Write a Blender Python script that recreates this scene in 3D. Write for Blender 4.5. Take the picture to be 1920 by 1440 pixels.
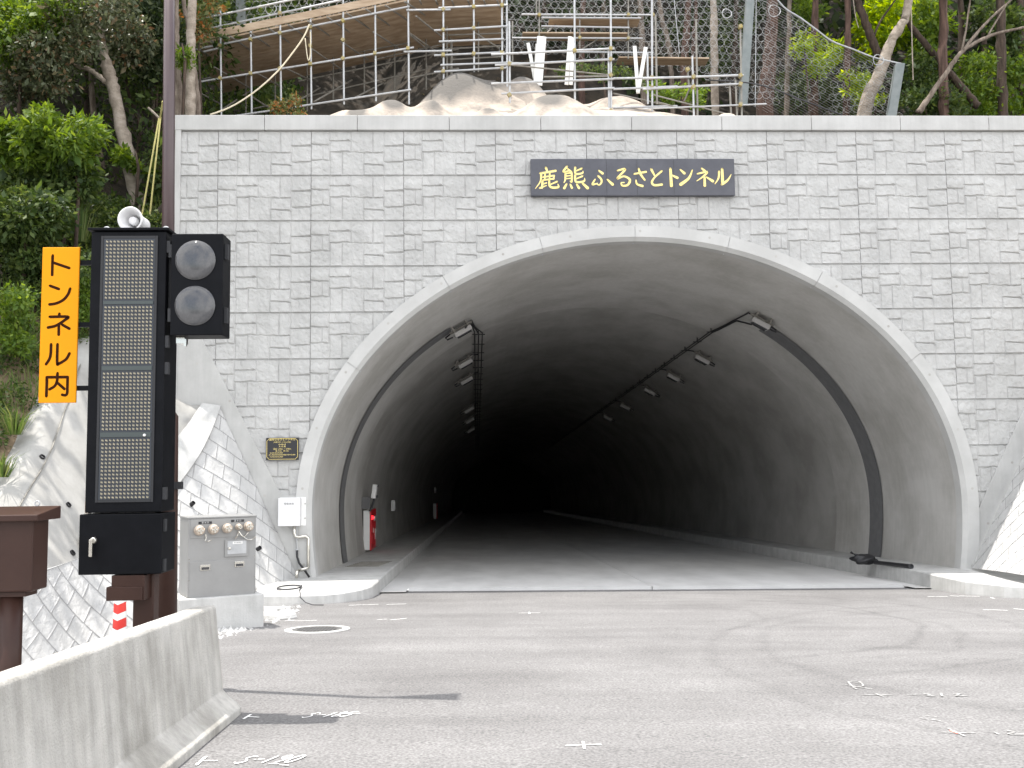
import bpy, math, random
import numpy as np
from mathutils import Vector, Matrix
for _o in list(bpy.data.objects): bpy.data.objects.remove(_o)
S = bpy.context.scene
COL = S.collection
R = math.radians
random.seed(7); RNG = np.random.default_rng(7)

# ------------------------------------------------------------------ camera
F_PX = 1850.0; YAW, PITCH, ROLL = 0.0371, 0.0856, -0.0123
EYE = Vector((0, 0, 1.6))
_f = Vector((math.sin(YAW)*math.cos(PITCH), math.cos(YAW)*math.cos(PITCH), math.sin(PITCH)))
_r0 = Vector((math.cos(YAW), -math.sin(YAW), 0)); _u0 = _r0.cross(_f)
_r = _r0*math.cos(ROLL) + _u0*math.sin(ROLL); _u = _u0*math.cos(ROLL) - _r0*math.sin(ROLL)
cam = bpy.data.cameras.new('camera'); camo = bpy.data.objects.new('camera', cam); COL.objects.link(camo)
cam.sensor_width = 36; cam.lens = 36*F_PX/1920; cam.clip_end = 2000; cam.clip_start = 0.05
_m = Matrix((( _r.x, _u.x, -_f.x, EYE.x), (_r.y, _u.y, -_f.y, EYE.y), (_r.z, _u.z, -_f.z, EYE.z), (0, 0, 0, 1)))
camo.matrix_world = _m
S.camera = camo

# ------------------------------------------------------------------ light
SUN_DIR = Vector((-0.25, 0.075, 1)).normalized()
SUN_EL = math.asin(SUN_DIR.z); SUN_AZ = math.atan2(SUN_DIR.x, SUN_DIR.y)
sl = bpy.data.lights.new('sun', 'SUN'); sl.energy = 3.2; sl.angle = R(0.5); sl.color = (1.0, 0.95, 0.88)
so = bpy.data.objects.new('sun', sl); COL.objects.link(so); so.location = (-20, 5, 60)
so.rotation_euler = SUN_DIR.to_track_quat('Z', 'Y').to_euler()
w = bpy.data.worlds.new('World'); S.world = w; w.use_nodes = True
nt = w.node_tree; N = nt.nodes; L = nt.links; N.clear()
wo = N.new('ShaderNodeOutputWorld'); bg = N.new('ShaderNodeBackground'); bg.inputs[1].default_value = 0.15
sky = N.new('ShaderNodeTexSky'); sky.sky_type = 'NISHITA'; sky.sun_disc = False
sky.sun_elevation = SUN_EL; sky.sun_rotation = SUN_AZ; sky.dust_density = 2.0; sky.air_density = 1.0
tc = N.new('ShaderNodeTexCoord'); nz = N.new('ShaderNodeTexNoise'); nz.inputs['Scale'].default_value = 2.2
nz.inputs['Detail'].default_value = 6; nz.inputs['Roughness'].default_value = 0.55
cr = N.new('ShaderNodeValToRGB'); cr.color_ramp.elements[0].position = 0.36; cr.color_ramp.elements[1].position = 0.56
mx = N.new('ShaderNodeMix'); mx.data_type = 'RGBA'; mx.inputs[7].default_value = (9.85, 9.8, 9.75, 1)
L.new(tc.outputs['Generated'], nz.inputs['Vector']); L.new(nz.outputs['Fac'], cr.inputs['Fac'])
L.new(cr.outputs['Color'], mx.inputs[0]); L.new(sky.outputs[0], mx.inputs[6])
L.new(mx.outputs[2], bg.inputs[0]); L.new(bg.outputs[0], wo.inputs[0])
S.view_settings.view_transform = 'Standard'; S.view_settings.look = 'None'; S.view_settings.gamma = 1
S.view_settings.use_curve_mapping = False
S.view_settings.exposure = 1.05
S.render.engine = 'CYCLES'; S.cycles.max_bounces = 10; S.cycles.diffuse_bounces = 5; S.cycles.transparent_max_bounces = 8

# ------------------------------------------------------------------ helpers
def at(x, y, Y):
    "point of the world seen at photo pixel x, y and standing at distance Y"
    d = _f + _r*((x-960)/F_PX) - _u*((y-720)/F_PX)
    return EYE + d*(Y/d.y)
def sstep(a, b, x):
    t = np.clip((np.asarray(x, float)-a)/(b-a), 0, 1); return t*t*(3-2*t)
def gz(X, Y):
    X = np.asarray(X, float); Y = np.asarray(Y, float)
    z = -0.043*np.clip(Y, -12, 21) - 0.03*np.clip(Y-21, 0, 500) - 0.009*np.clip(X+2, -3, 14)
    return z - 0.75*sstep(-4.4, -5.6, X)*sstep(22, 18, Y)
def gpt(x, y):
    "photo pixel to a point on the road surface"
    d = _f + _r*((x-960)/F_PX) - _u*((y-720)/F_PX)
    t = 2.0/(-d.z)
    for _ in range(40):
        p = EYE + d*t; g = float(gz(p.x, p.y)); t = (EYE.z-g)/(-d.z)
    return EYE + d*t
def hash2(ix, iy, seed):
    h = (ix*374761393 + iy*668265263 + seed*1274126177).astype(np.int64) & 0xffffffff
    h = ((h ^ (h >> 13))*1274126177) & 0xffffffff
    return ((h ^ (h >> 16)) & 0xffff)/65535.0
def vnoise(x, y, seed=0):
    x = np.asarray(x, float); y = np.asarray(y, float)
    ix = np.floor(x).astype(np.int64); iy = np.floor(y).astype(np.int64); fx = x-ix; fy = y-iy
    fx = fx*fx*(3-2*fx); fy = fy*fy*(3-2*fy)
    a = hash2(ix, iy, seed); b = hash2(ix+1, iy, seed); c = hash2(ix, iy+1, seed); d = hash2(ix+1, iy+1, seed)
    return (a*(1-fx)+b*fx)*(1-fy)+(c*(1-fx)+d*fx)*fy
def fbm(x, y, seed=0, oct=4, gain=0.5):
    s = 0; a = 1; t = 0
    for o in range(oct):
        s = s + a*vnoise(x*2**o, y*2**o, seed+o*17); t += a; a *= gain
    return s/t - 0.5

class MB:
    def __init__(s): s.v = []; s.f = []
    def add(s, vs, fs):
        o = len(s.v); s.v += [tuple(v) for v in vs]; s.f += [tuple(i+o for i in f) for f in fs]; return s
    def box(s, c, size, rot=None):
        c = Vector(c); h = Vector(size)*0.5; M = rot.to_3x3() if rot is not None else Matrix.Identity(3)
        vs = [c + M @ Vector((x*h.x, y*h.y, z*h.z)) for x in (-1, 1) for y in (-1, 1) for z in (-1, 1)]
        return s.add(vs, [(0,1,3,2),(4,6,7,5),(0,4,5,1),(2,3,7,6),(0,2,6,4),(1,5,7,3)])
    def path(s, pts, rad, n=8, caps=True, closed=False):
        P = [Vector(p) for p in pts]; k = len(P)
        rad = [rad]*k if isinstance(rad, (int, float)) else rad
        vs = []; fs = []; ref = None
        for i in range(k):
            if closed: t = (P[(i+1) % k]-P[i-1])
            else: t = (P[min(i+1, k-1)]-P[max(i-1, 0)])
            t = t.normalized() if t.length > 1e-9 else Vector((0, 0, 1))
            if ref is None: ref = t.orthogonal().normalized()
            ref = (ref - t*ref.dot(t)); ref = ref.normalized() if ref.length > 1e-6 else t.orthogonal().normalized()
            b = t.cross(ref)
            for j in range(n):
                a = 2*math.pi*j/n; vs.append(P[i] + (ref*math.cos(a)+b*math.sin(a))*rad[i])
        for i in range(k if closed else k-1):
            i2 = (i+1) % k
            for j in range(n): fs.append((i*n+j, i*n+(j+1) % n, i2*n+(j+1) % n, i2*n+j))
        if caps and not closed: fs += [tuple(range(n))[::-1], tuple((k-1)*n+j for j in range(n))]
        return s.add(vs, fs)
    def tube(s, a, b, r, n=8): return s.path([a, b], r, n)
    def lathe(s, prof, M, n=24):
        vs = []; fs = []; k = len(prof)
        for (r, z) in prof:
            for j in range(n):
                a = 2*math.pi*j/n; vs.append(M @ Vector((r*math.cos(a), r*math.sin(a), z)))
        for i in range(k-1):
            for j in range(n): fs.append((i*n+j, i*n+(j+1) % n, (i+1)*n+(j+1) % n, (i+1)*n+j))
        fs += [tuple(range(n))[::-1], tuple((k-1)*n+j for j in range(n))]
        return s.add(vs, fs)
    def prism(s, poly, d):
        n = len(poly); d = Vector(d); P = [Vector(p) for p in poly]
        return s.add(P+[p+d for p in P], [tuple(range(n))[::-1], tuple(range(n, 2*n))] + [(i, (i+1) % n, n+(i+1) % n, n+i) for i in range(n)])
    def grid(s, G):
        r = len(G); c = len(G[0])
        return s.add([p for row in G for p in row], [(i*c+j, i*c+j+1, (i+1)*c+j+1, (i+1)*c+j) for i in range(r-1) for j in range(c-1)])
    def stroke(s, pts, w, to3, lift=0.0, depth=None):
        "flat tapered ribbon with round ends; pts 2-D, w one width or one per point, to3(x, y, lift) -> point"
        P = [Vector((p[0], p[1])) for p in pts]; k = len(P); w = [w]*k if isinstance(w, (int, float)) else list(w)
        if len(w) < k: w = [w[0]+(w[-1]-w[0])*i/(k-1) for i in range(k)]
        Q = []; W = []
        for i in range(k-1):          # catmull refine
            p0 = P[max(i-1, 0)]; p1 = P[i]; p2 = P[i+1]; p3 = P[min(i+2, k-1)]
            m = 5 if k > 2 else 1
            for q in range(m):
                t = q/m; Q.append(0.5*((2*p1)+(p2-p0)*t+(2*p0-5*p1+4*p2-p3)*t*t+(3*p1-p0-3*p2+p3)*t**3)); W.append(w[i]+(w[i+1]-w[i])*t)
        Q.append(P[-1]); W.append(w[-1]); k = len(Q); le = []; ri = []
        for i in range(k):
            t = (Q[min(i+1, k-1)]-Q[max(i-1, 0)]).normalized(); nn = Vector((-t.y, t.x))
            le.append(Q[i]+nn*W[i]/2); ri.append(Q[i]-nn*W[i]/2)
        def cap(i, sg):
            t = (Q[min(i+1, k-1)]-Q[max(i-1, 0)]).normalized()*sg; nn = Vector((-t.y, t.x))*sg
            return [Q[i]+(nn*math.cos(a)+t*math.sin(a))*W[i]/2 for a in [math.pi*q/6 for q in range(1, 6)]]
        vs = le+ri+cap(k-1, 1)+cap(0, -1)
        fs = [(i, i+1, k+i+1, k+i) for i in range(k-1)]
        fs.append(tuple([k-1]+list(range(2*k, 2*k+5))+[2*k-1])); fs.append(tuple([0]+list(range(2*k+5, 2*k+10))[::-1]+[k]))
        return s.add([to3(v.x, v.y, lift) for v in vs], fs)
    def build(s, name, mat, parent=None, smooth=False, bevel=0):
        me = bpy.data.meshes.new(name); me.from_pydata(s.v, [], s.f); me.update()
        return link(name, me, mat, parent, smooth, bevel)
def link(name, me, mat, parent=None, smooth=False, bevel=0):
    o = bpy.data.objects.new(name, me); COL.objects.link(o)
    if mat: me.materials.append(mat)
    if smooth: me.shade_smooth()
    if parent is not None:
        o.parent = parent; o.matrix_parent_inverse = Matrix.Translation(parent.location).inverted()
    if bevel:
        b = o.modifiers.new('bevel', 'BEVEL'); b.width = bevel; b.segments = 2; b.limit_method = 'ANGLE'
    return o
def npmesh(name, V, Fq, mat, parent=None, smooth=False):
    V = np.asarray(V, np.float32); Fq = np.asarray(Fq, np.int32); n = Fq.shape[1]
    me = bpy.data.meshes.new(name); me.vertices.add(len(V)); me.vertices.foreach_set('co', V.ravel())
    me.loops.add(Fq.size); me.loops.foreach_set('vertex_index', Fq.ravel())
    me.polygons.add(len(Fq)); me.polygons.foreach_set('loop_start', np.arange(len(Fq), dtype=np.int32)*n)
    try: me.polygons.foreach_set('loop_total', np.full(len(Fq), n, np.int32))
    except Exception: pass
    me.update(calc_edges=True); me.validate()
    if not smooth: me.shade_flat()
    return link(name, me, mat, parent, smooth)
def gridmesh(name, P, mat, parent=None, mask=None, smooth=True):
    "P: (r, c, 3) array; mask: (r-1, c-1) cells to keep"
    r, c, _ = P.shape; i, j = np.meshgrid(np.arange(r-1), np.arange(c-1), indexing='ij')
    q = np.stack([i*c+j, i*c+j+1, (i+1)*c+j+1, (i+1)*c+j], -1)
    q = q[mask] if mask is not None else q.reshape(-1, 4)
    V = P.reshape(-1, 3); used = np.unique(q); mp = np.zeros(len(V), np.int64); mp[used] = np.arange(len(used))
    return npmesh(name, V[used], mp[q], mat, parent, smooth)
def tag(o, label=None, cat=None, group=None, kind=None):
    if label: o['label'] = label
    if cat: o['category'] = cat
    if group: o['group'] = group
    if kind: o['kind'] = kind
    return o
def thing(name, loc, label, cat, group=None):
    o = bpy.data.objects.new(name, None); COL.objects.link(o); o.location = loc; o.empty_display_size = 0.2
    return tag(o, label, cat, group)
def textmesh(mb, body, size, loc, Mrot, align='CENTER', ax=1.0):
    c = bpy.data.curves.new('txt', 'FONT'); c.body = body; c.size = size; c.align_x = align; c.align_y = 'CENTER'; c.resolution_u = 2
    o = bpy.data.objects.new('txt', c); COL.objects.link(o)
    dg = bpy.context.evaluated_depsgraph_get(); me = bpy.data.meshes.new_from_object(o.evaluated_get(dg))
    M3 = Mrot.to_3x3(); loc = Vector(loc)
    mb.add([loc + M3 @ Vector((v.co.x*ax, v.co.y, v.co.z)) for v in me.vertices], [tuple(p.vertices) for p in me.polygons])
    bpy.data.objects.remove(o); bpy.data.curves.remove(c); bpy.data.meshes.remove(me)
FACE = Matrix.Rotation(R(90), 4, 'X')     # text standing up and facing -Y

# ------------------------------------------------------------------ materials
def mat(name, col, rough=0.7, metal=0.0, col2=None, scale=3.0, bump=0.0, bscale=60.0, streak=0.0, spec=0.5, coords='Position', stretch=None, detail=5.0, lo=0.35, hi=0.65):
    m = bpy.data.materials.new(name); m.use_nodes = True; t = m.node_tree; b = t.nodes['Principled BSDF']
    b.inputs['Roughness'].default_value = rough; b.inputs['Metallic'].default_value = metal
    b.inputs['Specular IOR Level'].default_value = spec
    b.inputs['Base Color'].default_value = (*col, 1)
    geo = t.nodes.new('ShaderNodeNewGeometry'); vec = geo.outputs['Position']
    if col2 is not None:
        mp = t.nodes.new('ShaderNodeMapping'); t.links.new(vec, mp.inputs['Vector'])
        if stretch: mp.inputs['Scale'].default_value = stretch
        n = t.nodes.new('ShaderNodeTexNoise'); n.inputs['Scale'].default_value = scale; n.inputs['Detail'].default_value = detail; n.inputs['Roughness'].default_value = 0.62
        t.links.new(mp.outputs[0], n.inputs['Vector'])
        r = t.nodes.new('ShaderNodeValToRGB'); r.color_ramp.elements[0].position = lo; r.color_ramp.elements[1].position = hi
        r.color_ramp.elements[0].color = (*col, 1); r.color_ramp.elements[1].color = (*col2, 1)
        t.links.new(n.outputs['Fac'], r.inputs['Fac']); out = r.outputs['Color']
        if streak > 0:                                   # rain and form-board streaks, running down
            mp2 = t.nodes.new('ShaderNodeMapping'); mp2.inputs['Scale'].default_value = (9, 9, 0.5); t.links.new(vec, mp2.inputs['Vector'])
            n2 = t.nodes.new('ShaderNodeTexNoise'); n2.inputs['Scale'].default_value = 1.0; n2.inputs['Detail'].default_value = 6; n2.inputs['Roughness'].default_value = 0.65
            t.links.new(mp2.outputs[0], n2.inputs['Vector'])
            r2 = t.nodes.new('ShaderNodeMapRange'); r2.inputs['From Min'].default_value = 0.35; r2.inputs['From Max'].default_value = 0.62
            r2.inputs['To Min'].default_value = 1-streak; r2.inputs['To Max'].default_value = 1; t.links.new(n2.outputs['Fac'], r2.inputs['Value'])
            ml = t.nodes.new('ShaderNodeMix'); ml.data_type = 'RGBA'; ml.blend_type = 'MULTIPLY'; ml.inputs[0].default_value = 1
            t.links.new(out, ml.inputs[6]); t.links.new(r2.outputs[0], ml.inputs[7]); out = ml.outputs[2]
        t.links.new(out, b.inputs['Base Color'])
    if bump > 0:
        nb = t.nodes.new('ShaderNodeTexNoise'); nb.inputs['Scale'].default_value = bscale; nb.inputs['Detail'].default_value = 4
        t.links.new(vec, nb.inputs['Vector']); bp = t.nodes.new('ShaderNodeBump'); bp.inputs['Strength'].default_value = bump; bp.inputs['Distance'].default_value = 0.02
        t.links.new(nb.outputs['Fac'], bp.inputs['Height']); t.links.new(bp.outputs[0], b.inputs['Normal'])
    return m
def leafmat(name, cols, trans=0.35, rough=0.6):
    m = bpy.data.materials.new(name); m.use_nodes = True; t = m.node_tree; b = t.nodes['Principled BSDF']; o = t.nodes['Material Output']
    g = t.nodes.new('ShaderNodeNewGeometry'); r = t.nodes.new('ShaderNodeValToRGB'); el = r.color_ramp.elements
    while len(el) < len(cols): el.new(0.5)
    for i, c in enumerate(cols): el[i].position = i/(len(cols)-1); el[i].color = (*c, 1)
    t.links.new(g.outputs['Random Per Island'], r.inputs['Fac']); t.links.new(r.outputs[0], b.inputs['Base Color'])
    b.inputs['Roughness'].default_value = rough; b.inputs['Specular IOR Level'].default_value = 0.4
    tr = t.nodes.new('ShaderNodeBsdfTranslucent'); mx = t.nodes.new('ShaderNodeMixShader'); mx.inputs[0].default_value = trans
    hs = t.nodes.new('ShaderNodeHueSaturation'); hs.inputs['Hue'].default_value = 0.475; hs.inputs['Saturation'].default_value = 1.1; hs.inputs['Value'].default_value = 2.1
    t.links.new(r.outputs[0], hs.inputs['Color']); t.links.new(hs.outputs[0], tr.inputs['Color'])
    t.links.new(b.outputs[0], mx.inputs[1]); t.links.new(tr.outputs[0], mx.inputs[2]); t.links.new(mx.outputs[0], o.inputs['Surface'])
    return m
M = {}
M['stone'] = mat('stone', (.405, .405, .398), .9, 0, (.48, .48, .472), 1.6, .4, 55, spec=.2, streak=.05)
M['concrete'] = mat('concrete', (.41, .41, .40), .85, 0, (.48, .48, .47), 1.6, .15, 40, streak=.07, spec=.25)
M['ringc'] = mat('ring_concrete', (.44, .44, .43), .85, 0, (.51, .51, .50), 1.2, .1, 40, spec=.25)
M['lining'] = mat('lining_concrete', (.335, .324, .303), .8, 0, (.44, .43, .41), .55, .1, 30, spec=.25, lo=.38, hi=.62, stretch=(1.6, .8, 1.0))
M['iron'] = mat('cast_iron', (.10, .10, .10), .6, .2, (.15, .148, .145), 20)
M['lining_lit'] = mat('lining_concrete_lit', (.40, .388, .365), .8, 0, (.51, .50, .48), .6, .12, 30, spec=.25, lo=.36, hi=.62, streak=.08)  # paler copy of the lining: daylight at the mouth put into its colour
M['strip'] = mat('strip_grey', (.125, .125, .128), .8, 0, (.155, .155, .158), 5)
M['slab'] = mat('slab_concrete', (.50, .497, .49), .8, 0, (.61, .607, .60), 1.1, .2, 60, stretch=(1, .35, 1))
M['curb'] = mat('curb_concrete', (.42, .42, .41), .85, 0, (.53, .53, .52), 2.2, .2, 45, streak=.12)
M['barrier'] = mat('barrier_concrete', (.32, .308, .28), .9, 0, (.53, .515, .485), 1.3, .45, 70, streak=.24)
M['shot'] = mat('sprayed_mortar', (.27, .265, .25), .95, 0, (.37, .365, .35), 1.1, .15, 25)
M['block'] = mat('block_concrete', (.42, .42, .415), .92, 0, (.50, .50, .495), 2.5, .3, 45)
M['mound'] = mat('mound_mortar', (.19, .17, .15), .95, 0, (.44, .38, .32), 1.6, .9, 14, lo=.32, hi=.58)
M['soil'] = mat('forest_soil', (.013, .0105, .007), 1, 0, (.046, .035, .024), 1.6, .8, 12)
M['dirt'] = mat('slope_soil', (.075, .060, .035), 1, 0, (.16, .125, .085), 1.4, .8, 14)
M['gravel'] = mat('gravel', (.30, .29, .28), 1, 0, (.45, .44, .43), 14, .9, 40)
M['galv'] = mat('galvanised_steel', (.36, .37, .38), .45, .35, (.46, .47, .48), 6)
M['galvd'] = mat('worn_steel', (.17, .16, .14), .6, .3, (.27, .26, .235), 5)
M['wire'] = mat('zinc_wire', (.42, .43, .43), .5, .35)
M['postg'] = mat('post_grey_green', (.15, .175, .175), .6, .1, (.20, .22, .22), 4)
M['yellowcap'] = mat('clamp_yellow', (.34, .27, .08), .6, .2, (.28, .25, .17), 9)
M['plank'] = mat('plank_wood', (.30, .215, .14), .8, 0, (.46, .36, .26), 2.5, .3, 30, stretch=(.5, 2.5, 3))
M['pvc'] = mat('white_board', (.78, .78, .75), .5, 0, (.70, .70, .68), 4)
M['black'] = mat('black_paint', (.005, .0055, .007), .5, 0, (.007, .0075, .0095), 8, spec=.08)
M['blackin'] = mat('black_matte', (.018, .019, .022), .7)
M['brown'] = mat('brown_paint', (.036, .017, .013), .42, 0, (.043, .021, .016), 5, spec=.25)
M['brownp'] = mat('brown_pole_paint', (.062, .040, .042), .30, 0, (.072, .048, .050), 5)
M['led'] = mat('led_dot', (.36, .315, .235), .6, 0, (.28, .265, .205), 40, spec=.2)
M['ledback'] = mat('led_back', (.050, .056, .066), .6, spec=.2)
M['ledbar'] = mat('led_bar', (.045, .058, .058), .55)
M['lens'] = mat('signal_lens', (.065, .067, .071), .08, 0, (.08, .08, .085), 60)
M['yellow'] = mat('yellow_sheet', (.74, .282, .002), .5, 0, (.715, .272, .002), 3, spec=.15)
M['dbrown'] = mat('lettering_brown', (.030, .010, .004), .7, spec=.05)
M['white'] = mat('white_paint', (.78, .78, .76), .4, 0, (.74, .74, .73), 6)
M['boxw'] = mat('box_white', (.70, .70, .70), .4, 0, (.66, .66, .67), 3)
M['grey'] = mat('cabinet_grey', (.255, .255, .252), .40, .25, (.285, .285, .282), 3)
M['steel'] = mat('stainless_steel', (.62, .60, .55), .22, .9)
M['brass'] = mat('fitting_bronze', (.50, .43, .36), .35, .7)
M['signb'] = mat('slate_black', (.050, .052, .066), .38, 0, (.070, .072, .088), 3)
M['gold'] = mat('gold_leaf', (.80, .62, .17), .38, .15, (.88, .74, .33), 30)
M['plaque'] = mat('plaque_black', (.014, .014, .017), .35)
M['rubber'] = mat('black_rubber', (.015, .015, .017), .5)
M['cable'] = mat('cable_grey', (.040, .040, .044), .6)
M['fixture'] = mat('fixture_grey', (.42, .41, .40), .45, .3)
M['red'] = mat('red_paint', (.55, .012, .022), .35)
M['cone'] = mat('red_plastic', (.75, .05, .04), .45)
M['rope'] = mat('rope', (.62, .56, .42), .9)
M['ropey'] = mat('rope_yellow', (.55, .50, .20), .9)
M['chalk'] = mat('road_chalk', (.26, .255, .25), .95, 0, (.80, .80, .79), 34, lo=.34, hi=.46)
M['chalkf'] = mat('worn_chalk', (.21, .205, .20), .95, 0, (.50, .50, .495), 30, lo=.42, hi=.62)
M['chalkr'] = mat('road_chalk_red', (.80, .30, .25), .95)
M['bark'] = mat('bark_grey', (.10, .075, .058), .95, 0, (.23, .19, .155), 5, .9, 22, stretch=(2.2, 2.2, .6))
M['barkp'] = mat('bark_pale', (.20, .165, .13), .95, 0, (.36, .31, .26), 4, .8, 22, stretch=(1, 1, 1.6))
M['barkr'] = mat('bark_red', (.042, .024, .018), .95, 0, (.125, .075, .058), 5, .9, 22, stretch=(3, 3, .35))
M['barkd'] = mat('bark_dark', (.030, .020, .014), .95, 0, (.080, .055, .040), 5, .9, 22, stretch=(3, 3, .4))
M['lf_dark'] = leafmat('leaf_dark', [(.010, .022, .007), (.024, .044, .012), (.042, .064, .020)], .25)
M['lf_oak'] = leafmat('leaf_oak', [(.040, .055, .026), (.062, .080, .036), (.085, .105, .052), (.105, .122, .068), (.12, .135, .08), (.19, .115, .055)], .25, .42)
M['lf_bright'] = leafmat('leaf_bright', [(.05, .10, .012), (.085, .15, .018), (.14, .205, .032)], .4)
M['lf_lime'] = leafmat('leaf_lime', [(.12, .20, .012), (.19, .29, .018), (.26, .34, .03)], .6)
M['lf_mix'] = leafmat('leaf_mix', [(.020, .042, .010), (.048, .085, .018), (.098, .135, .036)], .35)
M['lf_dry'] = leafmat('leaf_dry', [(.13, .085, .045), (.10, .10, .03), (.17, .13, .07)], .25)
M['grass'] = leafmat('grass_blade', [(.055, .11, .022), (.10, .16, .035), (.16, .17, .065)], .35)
M['shrub_r'] = leafmat('leaf_reddish', [(.07, .11, .03), (.12, .14, .05), (.30, .12, .03)], .3)

# asphalt with tyre arcs
def asphalt():
    m = mat('asphalt', (.162, .159, .159), .93, 0, (.203, .200, .200), .55, .55, 110, spec=.25)
    t = m.node_tree; b = t.nodes['Principled BSDF']; src = b.inputs['Base Color'].links[0].from_socket
    geo = t.nodes.new('ShaderNodeNewGeometry')
    def node(op, a, bb=None, c=None):
        n = t.nodes.new('ShaderNodeMath'); n.operation = op
        for i, v in enumerate((a, bb, c)):
            if v is None: continue
            if isinstance(v, (int, float)): n.inputs[i].default_value = v
            else: t.links.new(v, n.inputs[i])
        return n.outputs[0]
    sep = t.nodes.new('ShaderNodeSeparateXYZ'); t.links.new(geo.outputs['Position'], sep.inputs[0])
    wn = t.nodes.new('ShaderNodeTexNoise'); wn.inputs['Scale'].default_value = .6; t.links.new(geo.outputs['Position'], wn.inputs['Vector'])
    tot = None
    for (cx, cy, r, w_, s, x0) in [(2.4, 14.9, 4.0, .10, .55, 1), (2.4, 14.9, 5.3, .10, .45, 1), (3.6, 13.9, 3.0, .12, .4, 1), (8.5, 11.0, 5.2, .14, .35, -1), (9.2, 10.4, 6.6, .12, .35, -1), (0.0, 3.5, 9.6, .22, .22, 0), (1.0, 1.5, 12.9, .25, .22, 0), (4, -6, 16.5, .3, .2, 0), (2.0, 15.6, 2.4, .1, .35, 1)]:
        dx = node('SUBTRACT', sep.outputs[0], cx); dy = node('SUBTRACT', sep.outputs[1], cy)
        d = node('SQRT', node('ADD', node('MULTIPLY', dx, dx), node('MULTIPLY', dy, dy)))
        d = node('ADD', d, node('MULTIPLY', node('SUBTRACT', wn.outputs['Fac'], .5), .8))
        e = node('SUBTRACT', 1, node('DIVIDE', node('ABSOLUTE', node('SUBTRACT', d, r)), w_)); e = node('MAXIMUM', e, 0)
        e = node('MULTIPLY', e, s)
        if x0: e = node('MULTIPLY', e, node('MINIMUM', node('MAXIMUM', node('MULTIPLY', dx, .5*x0), 0), 1))
        tot = e if tot is None else node('ADD', tot, e)
    fn = t.nodes.new('ShaderNodeTexNoise'); fn.inputs['Scale'].default_value = 5; fn.inputs['Detail'].default_value = 5; t.links.new(geo.outputs['Position'], fn.inputs['Vector'])
    tot = node('MULTIPLY', tot, node('MULTIPLY', fn.outputs['Fac'], .95))
    sp = t.nodes.new('ShaderNodeTexNoise'); sp.inputs['Scale'].default_value = 48; sp.inputs['Detail'].default_value = 3; t.links.new(geo.outputs['Position'], sp.inputs['Vector'])
    mpb = t.nodes.new('ShaderNodeMapping'); mpb.inputs['Scale'].default_value = (.10, 1.1, 1); mpb.inputs['Rotation'].default_value = (0, 0, .12); t.links.new(geo.outputs['Position'], mpb.inputs['Vector'])
    bn = t.nodes.new('ShaderNodeTexNoise'); bn.inputs['Scale'].default_value = 1.6; bn.inputs['Detail'].default_value = 4; t.links.new(mpb.outputs[0], bn.inputs['Vector'])
    f = node('SUBTRACT', 1, node('MULTIPLY', tot, .65))
    f = node('MULTIPLY', f, node('ADD', .12, node('MULTIPLY', sp.outputs['Fac'], 1.76)))
    f = node('MULTIPLY', f, node('ADD', .80, node('MULTIPLY', bn.outputs['Fac'], .4)))
    ml = t.nodes.new('ShaderNodeMix'); ml.data_type = 'RGBA'; ml.blend_type = 'MULTIPLY'; ml.inputs[0].default_value = 1
    t.links.new(src, ml.inputs[6]); t.links.new(f, ml.inputs[7]); t.links.new(ml.outputs[2], b.inputs['Base Color'])
    return m
M['asphalt'] = asphalt()

def attr_mix(m, name, col, a, b_):
    "mix col into the base colour where the vertex attribute runs from a to b_"
    t = m.node_tree; b = t.nodes['Principled BSDF']; src = b.inputs['Base Color'].links[0].from_socket
    at_ = t.nodes.new('ShaderNodeAttribute'); at_.attribute_name = name
    r = t.nodes.new('ShaderNodeMapRange'); r.inputs['From Min'].default_value = a; r.inputs['From Max'].default_value = b_; t.links.new(at_.outputs['Fac'], r.inputs['Value'])
    mx = t.nodes.new('ShaderNodeMix'); mx.data_type = 'RGBA'; t.links.new(r.outputs[0], mx.inputs[0]); t.links.new(src, mx.inputs[6]); mx.inputs[7].default_value = (*col, 1)
    t.links.new(mx.outputs[2], b.inputs['Base Color'])
def set_attr(o, name, vals):
    a = o.data.attributes.new(name, 'FLOAT', 'POINT'); a.data.foreach_set('value', np.ascontiguousarray(vals, np.float32).ravel())
attr_mix(M['block'], 'joint', (.27, .27, .27), .35, .75)  # groove shadow between the blocks, put into the colour as darker joints
attr_mix(M['mound'], 'lump', (.125, .117, .107), .30, .75)
attr_mix(M['soil'], 'cut', (.17, .125, .08), .15, .85)
# ================================================================== ground, road, pavements
WY = 21.05                                    # front plane of the portal wall
def surf(xs, ys, off=0.0):
    X, Y = np.meshgrid(xs, ys); return np.stack([X, Y, gz(X, Y)+off], -1)
tag(gridmesh('ground', surf(np.concatenate([np.linspace(-200, -12, 12), np.arange(-11, -3, .5), np.linspace(-2, 200, 14)]), np.concatenate([np.linspace(-200, -12, 10), np.linspace(-10, 21.0, 40)]), -.03), M['gravel']), kind='structure')
rx = np.concatenate([[0, .1, .2], np.linspace(.3, 1, 20)])
rd = surf(rx, np.concatenate([[-30, -20], np.linspace(-12, 21.0, 34)]))
xl_ = -4.0+.75*sstep(11.5, 15.5, rd[:, :, 1])       # asphalt edge draws in towards the kerb
rd[:, :, 0] = xl_+(20-xl_)*rd[:, :, 0]
rd[:, :, 2] = gz(rd[:, :, 0], rd[:, :, 1])
tag(gridmesh('road', rd, M['asphalt']), kind='structure')

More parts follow.
